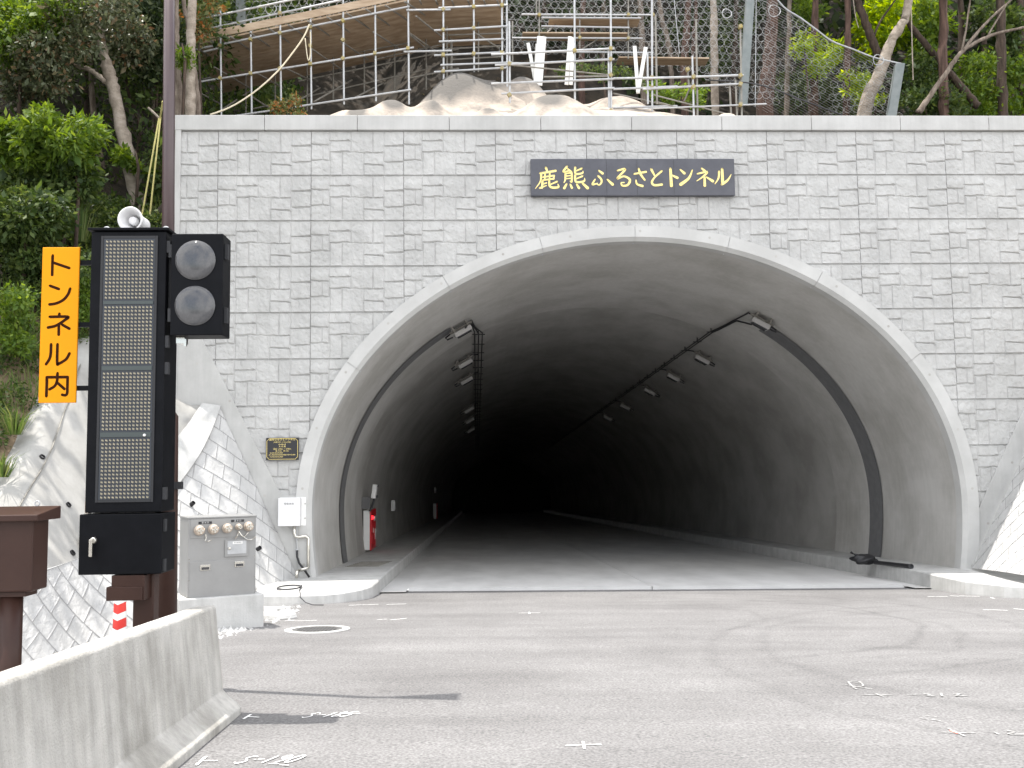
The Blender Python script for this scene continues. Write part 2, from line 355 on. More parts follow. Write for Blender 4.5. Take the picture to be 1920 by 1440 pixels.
# concrete carriageway in the tunnel: two slabs with a centre joint, stepped up from the asphalt
for k, (xa, xb) in enumerate(((-1.42, 3.632), (3.645, 8.95))):
    mb = MB(); ys = [20.72-.04*(k), 26, 40, 70, 140]
    for a, b in zip(ys[:-1], ys[1:]):
        T = [(x, y, float(gz(x, y))+.065) for y in (a, b) for x in (xa, xb)]
        mb.add(T+[(p[0], p[1], p[2]-.3) for p in T], [(0, 1, 3, 2)]+([(0, 4, 5, 1)] if a == ys[0] else [])+[(0, 2, 6, 4), (1, 5, 7, 3)])
    tag(mb.build('concrete_carriageway', M['slab']), kind='structure')
mb = MB()                                      # gutter strips beside the slabs
for (xa, xb) in ((-2.1, -1.44), (8.97, 9.4)):
    ys = [20.2, 26, 40, 70, 140]
    for a, b in zip(ys[:-1], ys[1:]):
        mb.add([(x, y, float(gz(x, y))+.03) for y in (a, b) for x in (xa, xb)], [(0, 1, 3, 2)])
tag(mb.build('gutter', M['slab']), kind='structure')

def pavement(name, front, zs, back_y=140):
    "front: kerb line as (x, y) going round; zs: top height at the front; the walk falls with the tunnel"
    top = lambda x, y: zs - 0.03*max(0.0, y-21)
    mb = MB(); n = len(front)
    def ring(poly):
        T = [(x, y, top(x, y)) for x, y in poly]; return T
    return mb, top
# left pavement
def left_top(y): return -.60-.03*max(0, y-21)
LK = [(-3.95, 18.02), (-3.2, 17.98), (-2.72, 18.02), (-2.42, 18.25), (-2.12, 18.75), (-2.0, 19.2), (-1.96, 20.0), (-1.95, 21.0), (-1.95, 26), (-1.95, 45), (-1.95, 140)]
LB = [(-4.6, 21.2), (-4.4, 21.2), (-4.2, 21.2), (-4.0, 21.2), (-3.9, 21.2), (-3.8, 21.2), (-3.7, 21.2), (-3.6, 21.25), (-3.6, 26), (-3.6, 45), (-3.6, 140)]
RK = [(13.5, 17.35), (11.3, 17.45), (10.35, 17.62), (9.72, 18.15), (9.36, 18.9), (9.32, 19.4), (9.30, 20.2), (9.30, 21.0), (9.30, 26), (9.30, 45), (9.30, 140)]
RB = [(13.6, 21.2), (12.2, 21.2), (11.6, 21.2), (11.2, 21.2), (11.0, 21.2), (10.9, 21.2), (10.8, 21.2), (10.7, 21.25), (10.6, 26), (10.6, 45), (10.6, 140)]
def right_top(y): return -.66-.03*max(0, y-21)
for K, B, tp in ((LK, LB, left_top), (RK, RB, right_top)):
    G = []
    for (k, b) in zip(K, B):
        g = float(gz(k[0], k[1])); z = tp(k[1]); n = Vector((b[0]-k[0], b[1]-k[1], 0)).normalized()
        G.append([(k[0], k[1], g-.3), (k[0]+n.x*.01, k[1]+n.y*.01, g+.02), (k[0]+n.x*.025, k[1]+n.y*.025, z-.025), (k[0]+n.x*.05, k[1]+n.y*.05, z), (b[0], b[1], tp(b[1]))])
    tag(MB().grid(G).build('pavement', M['curb']), kind='structure')
g = MB()
for i in range(9): g.box((-2.75+.02*i, 24.0+.22*i, left_top(24+.22*i)+.004), (.8, .05, .012))
tag(g.build('drain_grate', M['galvd']), 'steel drain grate in the raised left walkway just inside the tunnel mouth', 'drain grate')

# ================================================================== tunnel portal
EX, EZ, EA, EB = 3.5, .75, 6.97, 5.76
def arch(off, n=96, zlow=-1.4):
    pts = []
    def pt(c, s):
        b = EB if s >= 0 else 8.0
        x, z = EA*c, b*s; nx, nz_ = c/EA, s/b; l = math.hypot(nx, nz_)
        return (EX+x+off*nx/l, EZ+z+off*nz_/l)
    a0 = -math.asin(min(1, (EZ-zlow)/8.0)); 
    for i in range(n+1):
        a = (math.pi-a0) + (2*a0-math.pi)*i/n
        pts.append(pt(math.cos(a), math.sin(a)))
    return pts
portal = thing('tunnel_portal', (EX, WY, -.9), 'pale concrete road tunnel portal with stone-patterned face, rounded arch and dark bore', 'tunnel')
X0, Z0 = -5.52, 8.98
XL, XR = -6.31, 14.0

# --- stone-patterned facing: one precast pattern 2 m x 1 m, repeated
RECTS = [(0, .195, 0, .31), (0, .12, .31, .65), (.12, .195, .31, .65), (0, .205, .65, 1), (.195, .425, 0, .225), (.195, .425, .225, .475),
         (.425, .665, 0, .49), (.665, .785, 0, .49), (.785, 1, 0, .35), (.785, 1, .35, .69), (.785, 1, .69, 1), (.205, .335, .475, 1),
         (.335, .565, .475, 1), (.565, .785, .49, .77), (.565, .785, .77, 1)]
us = np.concatenate([[0, .009], np.linspace(.028, 1.972, 116), [1.991, 2.0]])
vs_ = np.concatenate([[0, .008], np.linspace(.022, .978, 58), [.992, 1.0]])
UU, VV = np.meshgrid(us, vs_)
wu = UU/2 + .010*(fbm(UU*4, VV*5, 3, 3)); wv = VV + .060*fbm(UU*4.2, VV*2.5, 11, 3)
H = np.zeros_like(UU); best = np.full(UU.shape, -9.)
for k, (a, b, c, d) in enumerate(RECTS):
    du = np.minimum(wu-a, b-wu)*2; dv = np.minimum(wv-c, d-wv)
    if a == 0: du = (b-wu)*2
    if b == 1: du = (wu-a)*2
    if c == 0: dv = d-wv
    if d == 1: dv = wv-c
    dd = np.minimum(du*1.0, dv); sel = dd > best
    tv = (wv-c)/(d-c); tu = (wu-a)/(b-a)
    hh = .012+.020*np.clip(tv, 0, 1)*RNG.uniform(.5, 1.3) + .012*(tu-.5)*RNG.uniform(-1, 1)
    edge_ = np.minimum(np.clip(.30+du/.026, 0, 1), np.clip(dv/.022, 0, 1))
    H = np.where(sel, hh*edge_ - .016*(1-edge_), H); best = np.where(sel, dd, best)
rid = np.abs(fbm(UU*5, VV*5, 5, 4))*2
H += np.clip(best/.02, 0.3, 1)*(.040*rid + .030*fbm(UU*13, VV*13, 9, 3))
pe = np.minimum(np.minimum(UU, 2-UU), np.minimum(VV, 1-VV))
H = np.where(pe < .0085, np.where(np.minimum(VV, 1-VV) < .0085, -.016, -.004), H)
arco = np.array(arch(.22, 200))
def outside_arch(X, Z, off=.2):
    z = Z-EZ; b = np.where(z >= 0, EB+off, 8.0+off); return (((X-EX)/(EA+off))**2 + (z/b)**2) > 1
LWING = lambda X, Z: Z < 1.10 + (5.57-1.10)*(-4.10-X)/2.30        # plain corner below this line
RWING = lambda X, Z: Z < .55 + 1.92*(X-10.78)
Vs = []; Fs = []; base = 0; r_, c_ = UU.shape
ii, jj = np.meshgrid(np.arange(r_-1), np.arange(c_-1), indexing='ij')
Q0 = np.stack([ii*c_+jj, (ii+1)*c_+jj, (ii+1)*c_+jj+1, ii*c_+jj+1], -1)
for i in range(-1, 10):
    for j in range(0, 10):
        X = X0+2*i+UU; Z = Z0-j-VV
        xc = X[:-1, :-1]+.01; zc = Z[:-1, :-1]-.01
        k = (xc > XL) & (xc < XR) & outside_arch(xc, zc) & (zc > -1.1)
        k &= ~(LWING(xc, zc+.08) & (xc < -3.7)) & ~(RWING(xc, zc+.08) & (xc > 10.7))
        k &= ~((zc < 1.0) & (xc < 0))
        if not k.any(): continue
        P = np.stack([X, WY+.035-H*.72, Z], -1).reshape(-1, 3)
        Vs.append(P); Fs.append(Q0[k]+base); base += len(P)
Vs = np.concatenate(Vs); Fs = np.concatenate(Fs)
used = np.unique(Fs); mp_ = np.zeros(len(Vs), np.int64); mp_[used] = np.arange(len(used))
npmesh('stone_facing', Vs[used], mp_[Fs], M['stone'], portal, smooth=False)
# dark backing body so that joints are never open
mb = MB()
oa = arch(.25, 64, -1.3)
def wall_back(y, h):
    vs = []; top = []
    n = len(oa)
    vs = [(x, y, z) for x, z in oa] + [(x if XL < x < XR else x, y, Z0+.02) for x, z in oa]
    return vs, [(i, n+i, n+i+1, i+1) for i in range(n-1)]
v, f = wall_back(WY+.09, 0); mb.add(v, f)
mb.add([(XL-.05, WY+.09, -1.2), (oa[0][0], WY+.09, -1.2), (oa[0][0], WY+.09, Z0+.02), (XL-.05, WY+.09, Z0+.02)], [(0, 1, 2, 3)])
mb.add([(oa[-1][0], WY+.09, -1.2), (XR, WY+.09, -1.2), (XR, WY+.09, Z0+.02), (oa[-1][0], WY+.09, Z0+.02)], [(0, 1, 2, 3)])
mb.build('wall_body', M['concrete'], portal)
# side face and strip of the wall's left end
MB().box((XL-.06, WY+.45, 4.0), (.125, .98, 10.0)).build('end_strip', M['concrete'], portal, bevel=.012)
# coping, cast in two-metre lengths
mb = MB(); xs = [XL-.135]+[X0+1+2*k for k in range(0, 10)]+[XR+.1]
for a, b in zip(xs[:-1], xs[1:]): mb.box(((a+b)/2+.0, WY+.57, Z0+.165), (b-a-.008, 1.24, .33))
mb.build('coping', M['concrete'], portal, bevel=.012)
mb = MB().box((XL+10, WY+.6, Z0+.16), (20.2, 1.1, .30)); mb.build('coping_core', M['concrete'], portal)
# plain wing panels
mb = MB(); y = WY-.012
P = [(XL, 5.57+.0), (XL, -1.2), (-3.52, -1.2), (-3.62, .6), (-3.79, 1.09), (-4.10, 1.10), (-6.30, 5.40)]
P[0] = (XL, 5.39)
mb.prism([(x, y, z) for x, z in P][::-1], (0, .09, 0)); mb.build('wing_panel', M['concrete'], portal, bevel=.01)
mb = MB(); P = [(XR, 6.73), (10.78, .55), (10.6, .1), (10.52, -1.2), (XR, -1.2)]
mb.prism([(x, y, z) for x, z in P], (0, .09, 0)); mb.build('wing_panel', M['concrete'], portal, bevel=.01)
# arch ring with chamfer, seams every two metres
mb = MB(); n = 240; A1 = arch(.33, n); A2 = arch(.085, n); A3 = arch(0.0, n)
rows = [[(x, WY+.12, z) for x, z in A1], [(x, WY-.055, z) for x, z in A1], [(x, WY-.055, z) for x, z in A2], [(x, WY+.03, z) for x, z in A3], [(x, WY+.30, z) for x, z in A3]]
seams = [3.48+2*k for k in range(-3, 4)]; cuts = set()
for s_ in seams:
    cuts.add(min(range(n+1), key=lambda i: abs(A2[i][0]-s_) + (0 if A2[i][1] > 0 else 99)))
idx = [0]
for c in sorted(cuts): idx += [c]
idx += [n]
for a, b in zip(idx[:-1], idx[1:]):
    G = []
    for i in range(a, b+1):
        e = .004*(1 if i == a and a else 0) - .004*(1 if i == b and b < n else 0)
        tdir = Vector((A2[min(i+1, n)][0]-A2[max(i-1, 0)][0], 0, A2[min(i+1, n)][1]-A2[max(i-1, 0)][1])).normalized()
        G.append([tuple(Vector(rw[i])+tdir*e) for rw in rows])
    mb.grid(G)
mb.build('arch_ring', M['ringc'], portal)
mb = MB(); mb.grid([[(x, WY+.02+0, z) for x, z in arch(.31, 120)], [(x, WY+.02, z) for x, z in arch(.10, 120)], [(x, WY+.06, z) for x, z in arch(.03, 120)], [(x, WY+.30, z) for x, z in arch(.02, 120)]]); mb.build('arch_ring_core', M['ringc'], portal)
# form-tie marks left in the plain concrete
mb = MB(); tie = []
for i in range(9, n, 14): tie.append((arch(.21, n)[i], WY-.0555))
for x, z in ((-5.9, 3.9), (-5.2, 3.1), (-5.9, 3.0), (-4.7, 1.9), (-5.3, 3.55), (-4.45, 1.1), (-4.3, .4), (11.6, 1.6), (12.4, 3.0), (11.0, .3)): tie.append(((x, z), WY-.0125))
for (x, z), y in tie: mb.add([(x+.028*math.cos(a), y-.002, z+.028*math.sin(a)) for a in np.linspace(0, 2*math.pi, 11)[:-1]], [tuple(range(10))])
mb.build('form_tie_mark', M['lining'], portal)
# lining
def lining(y0, y1, off, ny, name):
    ys = np.linspace(y0, y1, ny); A = np.array(arch(off, 96, -1.6)); G = np.zeros((ny, len(A), 3))
    for q, yy in enumerate(ys): G[q, :, 0] = A[:, 0]; G[q, :, 1] = yy; G[q, :, 2] = A[:, 1]-.03*max(0, yy-21)
    return gridmesh(name, G, M['lining'], portal)
for nm, mm, yo in (('mouth_lining', 'lining_lit', [(WY+.27, .012), (25, .012), (28.6, .012)]), ('bore_lining', 'lining', [(28.58, .035)]+[(y, .035) for y in np.linspace(31, 140, 34)])):
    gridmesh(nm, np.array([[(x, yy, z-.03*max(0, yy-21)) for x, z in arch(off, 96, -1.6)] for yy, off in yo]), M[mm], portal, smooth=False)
mb = MB(); A = arch(.5, 48, -1.6); mb.add([(x, 140, z-3.6) for x, z in A], [tuple(range(len(A)))]); mb.build('light_cap', M['blackin'], portal)  # black cap added to keep sky light out of the cut-off bore
# grey joint strips on both flanks, from walkway to the first lamps
def strip(a0):
    mb = MB(); pts = [p for p in arch(-.012, 200, -1.6)]; sel = [p for p in pts if a0(p)]
    mb.grid([[(x, yy, z-.03*(yy-21)) for x, z in sel] for yy in (25.25, 26.1)])
    mb.build('joint_strip', M['strip'], portal)
strip(lambda p: p[0] < -.62 and p[1] > -1.0); strip(lambda p: p[0] > 7.6 and p[1] > -1.0)

# ================================================================== name board
SX0, SX1, SZ0, SZ1 = 1.24, 5.71, 7.49, 8.31
sign = thing('name_board', ((SX0+SX1)/2, WY, SZ0), 'long dark slate name board with gold brush lettering on the stone wall above the arch', 'sign')
MB().box(((SX0+SX1)/2, WY-.055, (SZ0+SZ1)/2), (SX1-SX0, .12, SZ1-SZ0)).build('board', M['signb'], sign, bevel=.008)
mb = MB()
for sx in (.37, .52, .70): mb.box((SX0+(SX1-SX0)*sx, WY-.1165, (SZ0+SZ1)/2), (.006, .004, SZ1-SZ0-.03))
mb.build('board_seam', M['plaque'], sign)
KANJI = [
 [((262,198),(272,226)),(15,9)], [((215,240),(270,232),(336,221)),(11,14)], [((224,240),(218,300),(178,357)),(14,4)], [((236,270),(325,257)),(9,10)],
 [((254,245),(251,290)),(10,8)], [((291,238),(288,285)),(10,8)], [((326,257),(318,286)),(10,8)], [((236,293),(322,282)),(9,10)], [((234,300),(229,352)),(13,12)],
 [((229,325),(264,314)),(9,8)], [((212,353),(264,334)),(12,5)], [((286,296),(288,335),(312,350),(356,346),(352,322)),(11,13,14,13,4)], [((347,304),(294,326)),(11,7)],
 [((425,190),(396,228),(442,221)),(14,11,8)], [((430,205),(458,230)),(8,13)], [((413,240),(410,290),(400,312)),(12,10,5)], [((413,243),(462,235)),(8,10)], [((462,235),(460,306),(447,299)),(12,11,4)],
 [((416,262),(458,257)),(7,7)], [((416,282),(458,278)),(7,7)], [((490,195),(488,235),(506,246),(546,238),(549,222)),(13,11,12,11,3)], [((541,203),(494,223)),(11,7)],
 [((488,255),(488,295),(506,309),(556,301),(561,277)),(13,12,13,12,3)], [((546,262),(494,284)),(11,7)], [((421,322),(402,354)),(10,16)], [((449,325),(461,352)),(10,14)], [((499,325),(516,354)),(10,15)], [((544,317),(583,353)),(11,18)],
 [((674,220),(702,241)),(10,15)], [((667,261),(690,285),(692,310),(674,330),(650,321)),(12,12,11,9,3)], [((643,287),(622,326),(662,317)),(8,13,5)], [((738,288),(778,326)),(9,17)],
 [((820,220),(880,210),(814,282),(868,264),(914,290),(897,330),(856,336),(846,315),(870,312)),(10,14,10,11,14,13,11,8,6)],
 [((949,246),(1041,230)),(10,13)], [((985,206),(1000,250),(1030,292)),(11,14,11)], [((962,294),(970,325),(1011,339)),(9,11,15)],
 [((1084,211),(1110,261)),(15,9)], [((1166,224),(1110,271),(1086,310),(1106,333),(1163,328)),(12,10,13,13,14)],
 [((1234,207),(1238,337)),(15,18)], [((1240,254),(1286,276)),(8,16)], [((1311,213),(1342,241)),(9,16)], [((1406,216),(1375,280),(1312,327)),(6,15,20)],
 [((1479,203),(1502,223)),(10,15)], [((1444,246),(1521,231),(1490,266),(1438,301)),(9,13,11,4)], [((1500,268),(1500,337)),(12,16)], [((1514,270),(1564,302)),(8,17)],
 [((1616,228),(1609,280),(1580,324)),(13,11,4)], [((1640,210),(1641,322)),(15,17)], [((1636,326),(1680,296),(1711,250)),(17,13,3)]]
mb = MB(); kx = (SX1-SX0)/1595; kz = (SZ1-SZ0)/284
for q, (pts, wd) in enumerate(KANJI):
    mb.stroke([(SX0+(x-143)*kx, SZ1-(y-128)*kz) for x, y in pts], [w_*kx*1.3 for w_ in wd], lambda x, y, l: (x, WY-.1195-l, y), .0004*(q % 9))
mb.build('lettering', M['gold'], sign)

# ================================================================== small plaque
PX0, PX1, PZ0, PZ1 = -4.42, -3.74, 1.84, 2.31; pcx = (PX0+PX1)/2
plq = thing('info_plaque', (pcx, WY, PZ0), 'small black plaque with gold border and text lines on the left wall', 'plaque')
MB().box((pcx, WY-.04, (PZ0+PZ1)/2), (PX1-PX0, .06, PZ1-PZ0)).build('plate', M['plaque'], plq, bevel=.004)
mb = MB(); b = .018; c = .045; x0, x1, z0, z1 = PX0+b, PX1-b, PZ0+b, PZ1-b
loop = [(x0+c, z0), (x1-c, z0), (x1-.6*c, z0+.6*c), (x1, z0+c), (x1, z1-c), (x1-.6*c, z1-.6*c), (x1-c, z1), (x0+c, z1), (x0+.6*c, z1-.6*c), (x0, z1-c), (x0, z0+c), (x0+.6*c, z0+.6*c)]
mb.path([(x, WY-.071, z) for x, z in loop], .005, 4, closed=True); mb.build('border', M['gold'], plq)
mb = MB()
rows_ = [('鹿熊ふるさとトンネル', .052, .0), ('(中部3号トンネル(工区)', .033, .0), ('2018年3月', .033, .0), ('大 分 県', .040, .0), ('延長 1,340m ／ 2,080m', .036, .0), ('幅 10.0m   高 4.5m', .034, 0.0), ('起点側工事共同企業体', .026, -.12), ('施工 建設共同企業体特定建設工事共同企業体', .026, 0), ('終点側工事共同企業体', .026, -.12)]
zz = [.430, .374, .326, .282, .232, .190, .148, .108, .066]
for (tx, sz, dx), z in zip(rows_, zz): textmesh(mb, tx, sz*1.05, (pcx+dx, WY-.0715, PZ0+z), FACE)
mb.build('lettering', M['gold'], plq)

# ================================================================== white box with pipes at the arch foot
ab = thing('valve_box', (-3.85, WY, -.6), 'white steel box with small lettering and bent steel pipe at left arch foot', 'equipment box')
BX0, BX1, BZ0, BZ1 = -4.12, -3.67, .47, 1.05
MB().box(((BX0+BX1)/2, WY-.16, (BZ0+BZ1)/2), (BX1-BX0, .20, BZ1-BZ0)).build('box', M['boxw'], ab, bevel=.006)
MB().box(((BX0+BX1)/2+.04, WY-.035, (BZ0+BZ1)/2), (BX1-BX0+.10, .05, BZ1-BZ0+.01)).build('back_plate', M['white'], ab, bevel=.004)
mb = MB(); textmesh(mb, '空気弁井', .052, ((BX0+BX1)/2, WY-.2625, BZ1-.125), FACE); mb.build('lettering', M['rubber'], ab)
mb = MB()
for z in (BZ1-.13, BZ0+.15): mb.lathe([(.012, 0), (.012, .015)], Matrix.Translation((BX1+.075, WY-.062, z)) @ Matrix.Rotation(R(90), 4, 'X'), 8)
mb.build('bolt', M['galvd'], ab)
px_ = lambda x, y: at(x, y, WY-.12)
pp = [px_(552, 982), px_(552, 1000), px_(554, 1006), px_(560, 1007), px_(574, 1005), px_(578, 1009), px_(578, 1062), px_(575, 1066)]
pp += [at(558, 1071, WY-.45), at(556, 1074, WY-.5), at(556, 1084, WY-.5)]
MB().path(pp, .034, 12).build('pipe', M['steel'], ab, smooth=True)
mb = MB().path([px_(556.5, 984), px_(557, 1032)], .013, 8); mb.box(px_(557, 1030), (.10, .03, .02)); mb.box(px_(556.5, 990), (.05, .03, .02)); mb.build('conduit', M['galv'], ab)
MB().path([px_(557, 1032), px_(557, 1044), px_(561, 1056), px_(569, 1066), at(580, 1082, WY-.18)], .022, 8).build('hose', M['rubber'], ab, smooth=True)
coil = []
for q in range(40):
    a = q/39*4.2*math.pi; coil.append(Vector((-3.55+.22*math.cos(a)+.02*q/39, 19.0+.35*math.sin(a), left_top(19)+.012+.0006*q)))
coil += [Vector((-3.28, 18.6, left_top(19)+.012)), Vector((-3.18, 18.1, left_top(19)+.014)), Vector((-3.15, 17.93, left_top(19)-.03)), Vector((-3.05, 17.9, -.72)), Vector((-2.9, 17.75, float(gz(-2.9, 17.75))+.012)), Vector((-2.7, 17.7, float(gz(-2.7, 17.7))+.012))]
tag(MB().path(coil, .009, 6).build('cable_coil', M['cable']), 'thin grey cable coiled on the sunlit left walkway and hanging over its kerb', 'cable')

# ================================================================== tunnel lamps, cable racks, cabinets
def lamp(X, Y, side, label):
    dx = X-EX; zl = EZ+EB*math.sqrt(max(0, 1-(dx/EA)**2)); sl_ = -EB*dx/EA**2/math.sqrt(1-(dx/EA)**2)
    z = zl-.03*(Y-21); ang = -math.atan(sl_); Rm = Matrix.Rotation(ang, 4, 'Y')
    t = thing('tunnel_lamp', (X, Y, z), label, 'lamp', 'lamps along the tunnel crown')
    n = Rm.to_3x3() @ Vector((0, 0, -1)); c = Vector((X, Y, z))
    MB().box(c+n*.22, (.50, .32, .13), Rm).build('housing', M['fixture'], t, bevel=.02)
    MB().box(c+n*.295, (.40, .24, .025), Rm).build('glass', M['lens'], t)
    mb = MB()
    for s in (-1, 1): mb.box(c+n*.09+Rm.to_3x3() @ Vector((s*.2, .12, 0)), (.04, .04, .2), Rm); mb.box(c+n*.09+Rm.to_3x3() @ Vector((s*.2, -.12, 0)), (.04, .04, .2), Rm)
    mb.box(c+n*.10, (.66, .06, .05), Rm); mb.build('bracket', M['galvd'], t)
    tx = .10 if side < 0 else 6.85; d2 = tx-EX; zt = EZ+EB*math.sqrt(1-(d2/EA)**2)-.03*(Y-21)-.12
    s = 1 if side < 0 else -1; e = c+n*.22+Rm.to_3x3() @ Vector((-s*.30, 0, 0))
    MB().path([e, e+Rm.to_3x3() @ Vector((-s*.16, .03, .02)), e+Rm.to_3x3() @ Vector((-s*.18, .16, .1)), c+n*.05+Rm.to_3x3() @ Vector((-s*.1, .22, 0)), c+n*.05+Rm.to_3x3() @ Vector((s*.35, .22, 0)), Vector((tx, max(Y+.22, 28.0), zt-(.03*max(0, 28.0-Y-.22)))) ], .022, 6).build('feed_cable', M['rubber'], t)
near = ['nearest', 'second', 'third', 'fourth', 'fifth', 'sixth', 'farthest']
for side, X, ys in ((-1, -.42, (25.6, 31.8, 36.4, 48.5, 55.2, 63.0)), (1, 7.40, (24.8, 31.4, 36.1, 41.1, 48.0, 54.6))):
    for k, Y in enumerate(ys):
        nm = near[k] if k < 5 else 'deepest'
        lamp(X, Y, side, f'{nm} grey box lamp along the {"left" if side < 0 else "right"} vault' + (', above the joint strip' if k == 0 else ''))
def rack(X, n, label, bend):
    dx = X-EX; zl = EZ+EB*math.sqrt(1-(dx/EA)**2)
    t = thing('cable_rack', (X, 24.7, zl), label, 'cable rack', 'cable racks under the tunnel vault'); cb = []
    for q in range(n):
        off = (q-(n-1)/2)*.11
        zb_ = EZ+EB*math.sqrt(1-((bend[0]-EX)/EA)**2)-.03*4.3
        pts = [Vector((bend[0], 25.2+.05*q, zb_-.24)), Vector((bend[0]*.6+X*.4, 26.1+.06*q, zl-.30)), Vector((X+off, 27.5+.08*q, zl-.03*6.6-.15)), Vector((X+off, 28.2+.05*q, zl-.03*7.2-.11)), Vector((X+off, 95, zl-.03*74-.11))]
        MB().path(pts, .019, 6).build('cable', M['rubber'], t)
    for k in range(34):
        Y = 28.2+k*1.8; z = zl-.03*(Y-21); mb = MB(); mb.box((X, Y, z-.10), (.11*n+.04, .03, .02)); mb.box((X, Y, z-.04), (.025, .025, .14)); mb.build('hanger', M['cable'], t)
rack(.10, 3, 'dark triple cable rack running into the bore under the left vault', (-.25,))
rack(6.85, 2, 'dark twin cable rack running into the bore under the right vault', (7.2,))
def wallx(z, Y, left=True):
    zz_ = z+.03*(Y-21)-EZ; b = EB if zz_ >= 0 else 8.0; d = (EA-.05)*math.sqrt(1-(zz_/b)**2); return EX-d if left else EX+d
zp = left_top(31)
fc = thing('fire_cabinet', (-3.35, 31.2, zp), 'red and white fire hydrant cabinet with lit red lamp on the left tunnel wall', 'cabinet')
MB().box((-3.36, 31.2, zp+.68), (.20, 1.4, 1.2)).build('body', M['white'], fc, bevel=.015)
mb = MB(); mb.box((-3.24, 31.2, zp+.68), (.05, 1.42, 1.22)); mb.build('front_panel', M['red'], fc, bevel=.01)
for (yy, zz_, sy, sz) in ((30.85, .55, .45, .62), (31.5, .52, .5, .7)):
    d = MB().box((-3.208, yy, zp+zz_+.02), (.02, sy, sz)).build('door', M['red'], fc, bevel=.006); MB().box((-3.19, yy+.12, zp+zz_+.1), (.02, .03, .14)).build('handle', M['steel'], d)
mb = MB(); mb.box((-3.209, 31.5, zp+1.0), (.012, .35, .14)); mb.box((-3.196, 31.5, zp+.5), (.006, .22, .3)); mb.build('label_plate', M['white'], fc)
lm = bpy.data.materials.new('red_lamp_glow'); lm.use_nodes = True; lb = lm.node_tree.nodes['Principled BSDF']; lb.inputs['Base Color'].default_value = (.6, .01, .01, 1); lb.inputs['Emission Color'].default_value = (1, .02, .03, 1); lb.inputs['Emission Strength'].default_value = 1.6
MB().lathe([(.06, 0), (.06, .03), (.035, .07)], Matrix.Translation((-3.215, 30.6, zp+1.06)) @ Matrix.Rotation(R(90), 4, 'Y'), 14).build('lamp', lm, fc, smooth=True)
mb = MB().box((-3.40, 30.4, zp+1.52), (.30, .04, .36)); mb.build('back_board', M['strip'], fc)
pb = thing('wall_box', (-3.25, 30.6, zp+1.7), 'white control box tilted on a black cable above the red fire cabinet', 'control box')
Rm = Matrix.Rotation(R(8), 4, 'Y')
MB().box((-3.12, 30.5, zp+1.86), (.13, .35, .42), Rm).build('case', M['white'], pb, bevel=.01)
mb = MB(); mb.box((-3.04, 30.6, zp+2.02), (.06, .12, .08), Rm); mb.box((-3.06, 30.6, zp+1.70), (.06, .12, .08), Rm); mb.build('clip', M['rubber'], pb)
MB().path([(-3.12, 30.5, zp+1.66), (-3.16, 30.45, zp+1.5), (-3.25, 30.4, zp+1.26)], .035, 8).build('cable', M['rubber'], pb)
for (Y, z, nm, lab, c) in ((40, 1.35, 'wall_box', 'small grey switch box on the dark left wall beyond the red cabinet', 'control box'), (78, 2.3, 'wall_box', 'faint pale box deepest on the left tunnel wall', 'control box')):
    zz_ = left_top(Y)+z; x = wallx(zz_, Y); MB()
    t = thing(nm, (x, Y, zz_), lab, c); MB().box((x+.07, Y, zz_), (.14, .3, .42)).build('case', M['white'], t, bevel=.01); MB().box((x+.15, Y, zz_), (.02, .2, .3)).build('door', M['boxw'], t)
# second red cabinet, far in
zq = left_top(80)
f2 = thing('fire_cabinet', (-3.35, 80, zq), 'dim red fire cabinet far inside the dark bore', 'cabinet')
MB().box((-3.32, 80, zq+.68), (.26, 1.9, 1.2)).build('body', M['white'], f2, bevel=.015); MB().box((-3.17, 80, zq+.68), (.05, 1.92, 1.22)).build('front_panel', M['red'], f2, bevel=.01)
MB().lathe([(.06, 0), (.06, .03), (.035, .07)], Matrix.Translation((-3.145, 79.4, zq+1.06)) @ Matrix.Rotation(R(90), 4, 'Y'), 14).build('lamp', M['red'], f2, smooth=True)

# black pipe and bag on the right walkway
zr = right_top(23)+.0
bagp = thing('drain_pipe', (10.0, 22.5, zr), 'black corrugated pipe lying on the right walkway at the tunnel mouth', 'pipe')
p0 = at(1640, 1043, 22.8); p1 = at(1708, 1055, 21.3); p0.z = zr+.055; p1.z = right_top(21.3)+.055
d = (p1-p0).normalized()
MB().path([p0, p1], .048, 16, caps=False).build('tube', M['rubber'], bagp, smooth=True)
Mz = Matrix.Translation(p1) @ d.to_track_quat('Z', 'Y').to_matrix().to_4x4()
MB().lathe([(.048, -.02), (.056, -.02), (.056, .012), (.040, .012), (.038, -.2)], Mz, 18).build('collar', M['cable'], bagp)
c0 = at(1620, 1040, 23.0); c0.z = zr+.16
V = []; n1, n2 = 14, 20; G = []
for i in range(n1+1):
    th = math.pi*i/n1; row = []
    for j in range(n2+1):
        ph = 2*math.pi*(j % n2)/n2; k = 1+.22*math.sin(3*ph+th*4)*math.sin(th)+.12*math.sin(7*ph+1.3)*math.sin(th)
        row.append((c0.x+.27*k*math.sin(th)*math.cos(ph), c0.y+.2*k*math.sin(th)*math.sin(ph), c0.z+.12*k*math.cos(th)-.05))
    G.append(row)
bag = MB().grid(G).build('plastic_bag', M['rubber'], None, smooth=True)
tag(bag, 'crumpled black plastic bag beside the black pipe on the right walkway', 'bag')
kn = MB().path([c0+Vector((-.15, 0, .03)), c0+Vector((-.25, 0, .08)), c0+Vector((-.31, 0, .12))], [.04, .015, .03], 8).build('knot', M['rubber'], bag)
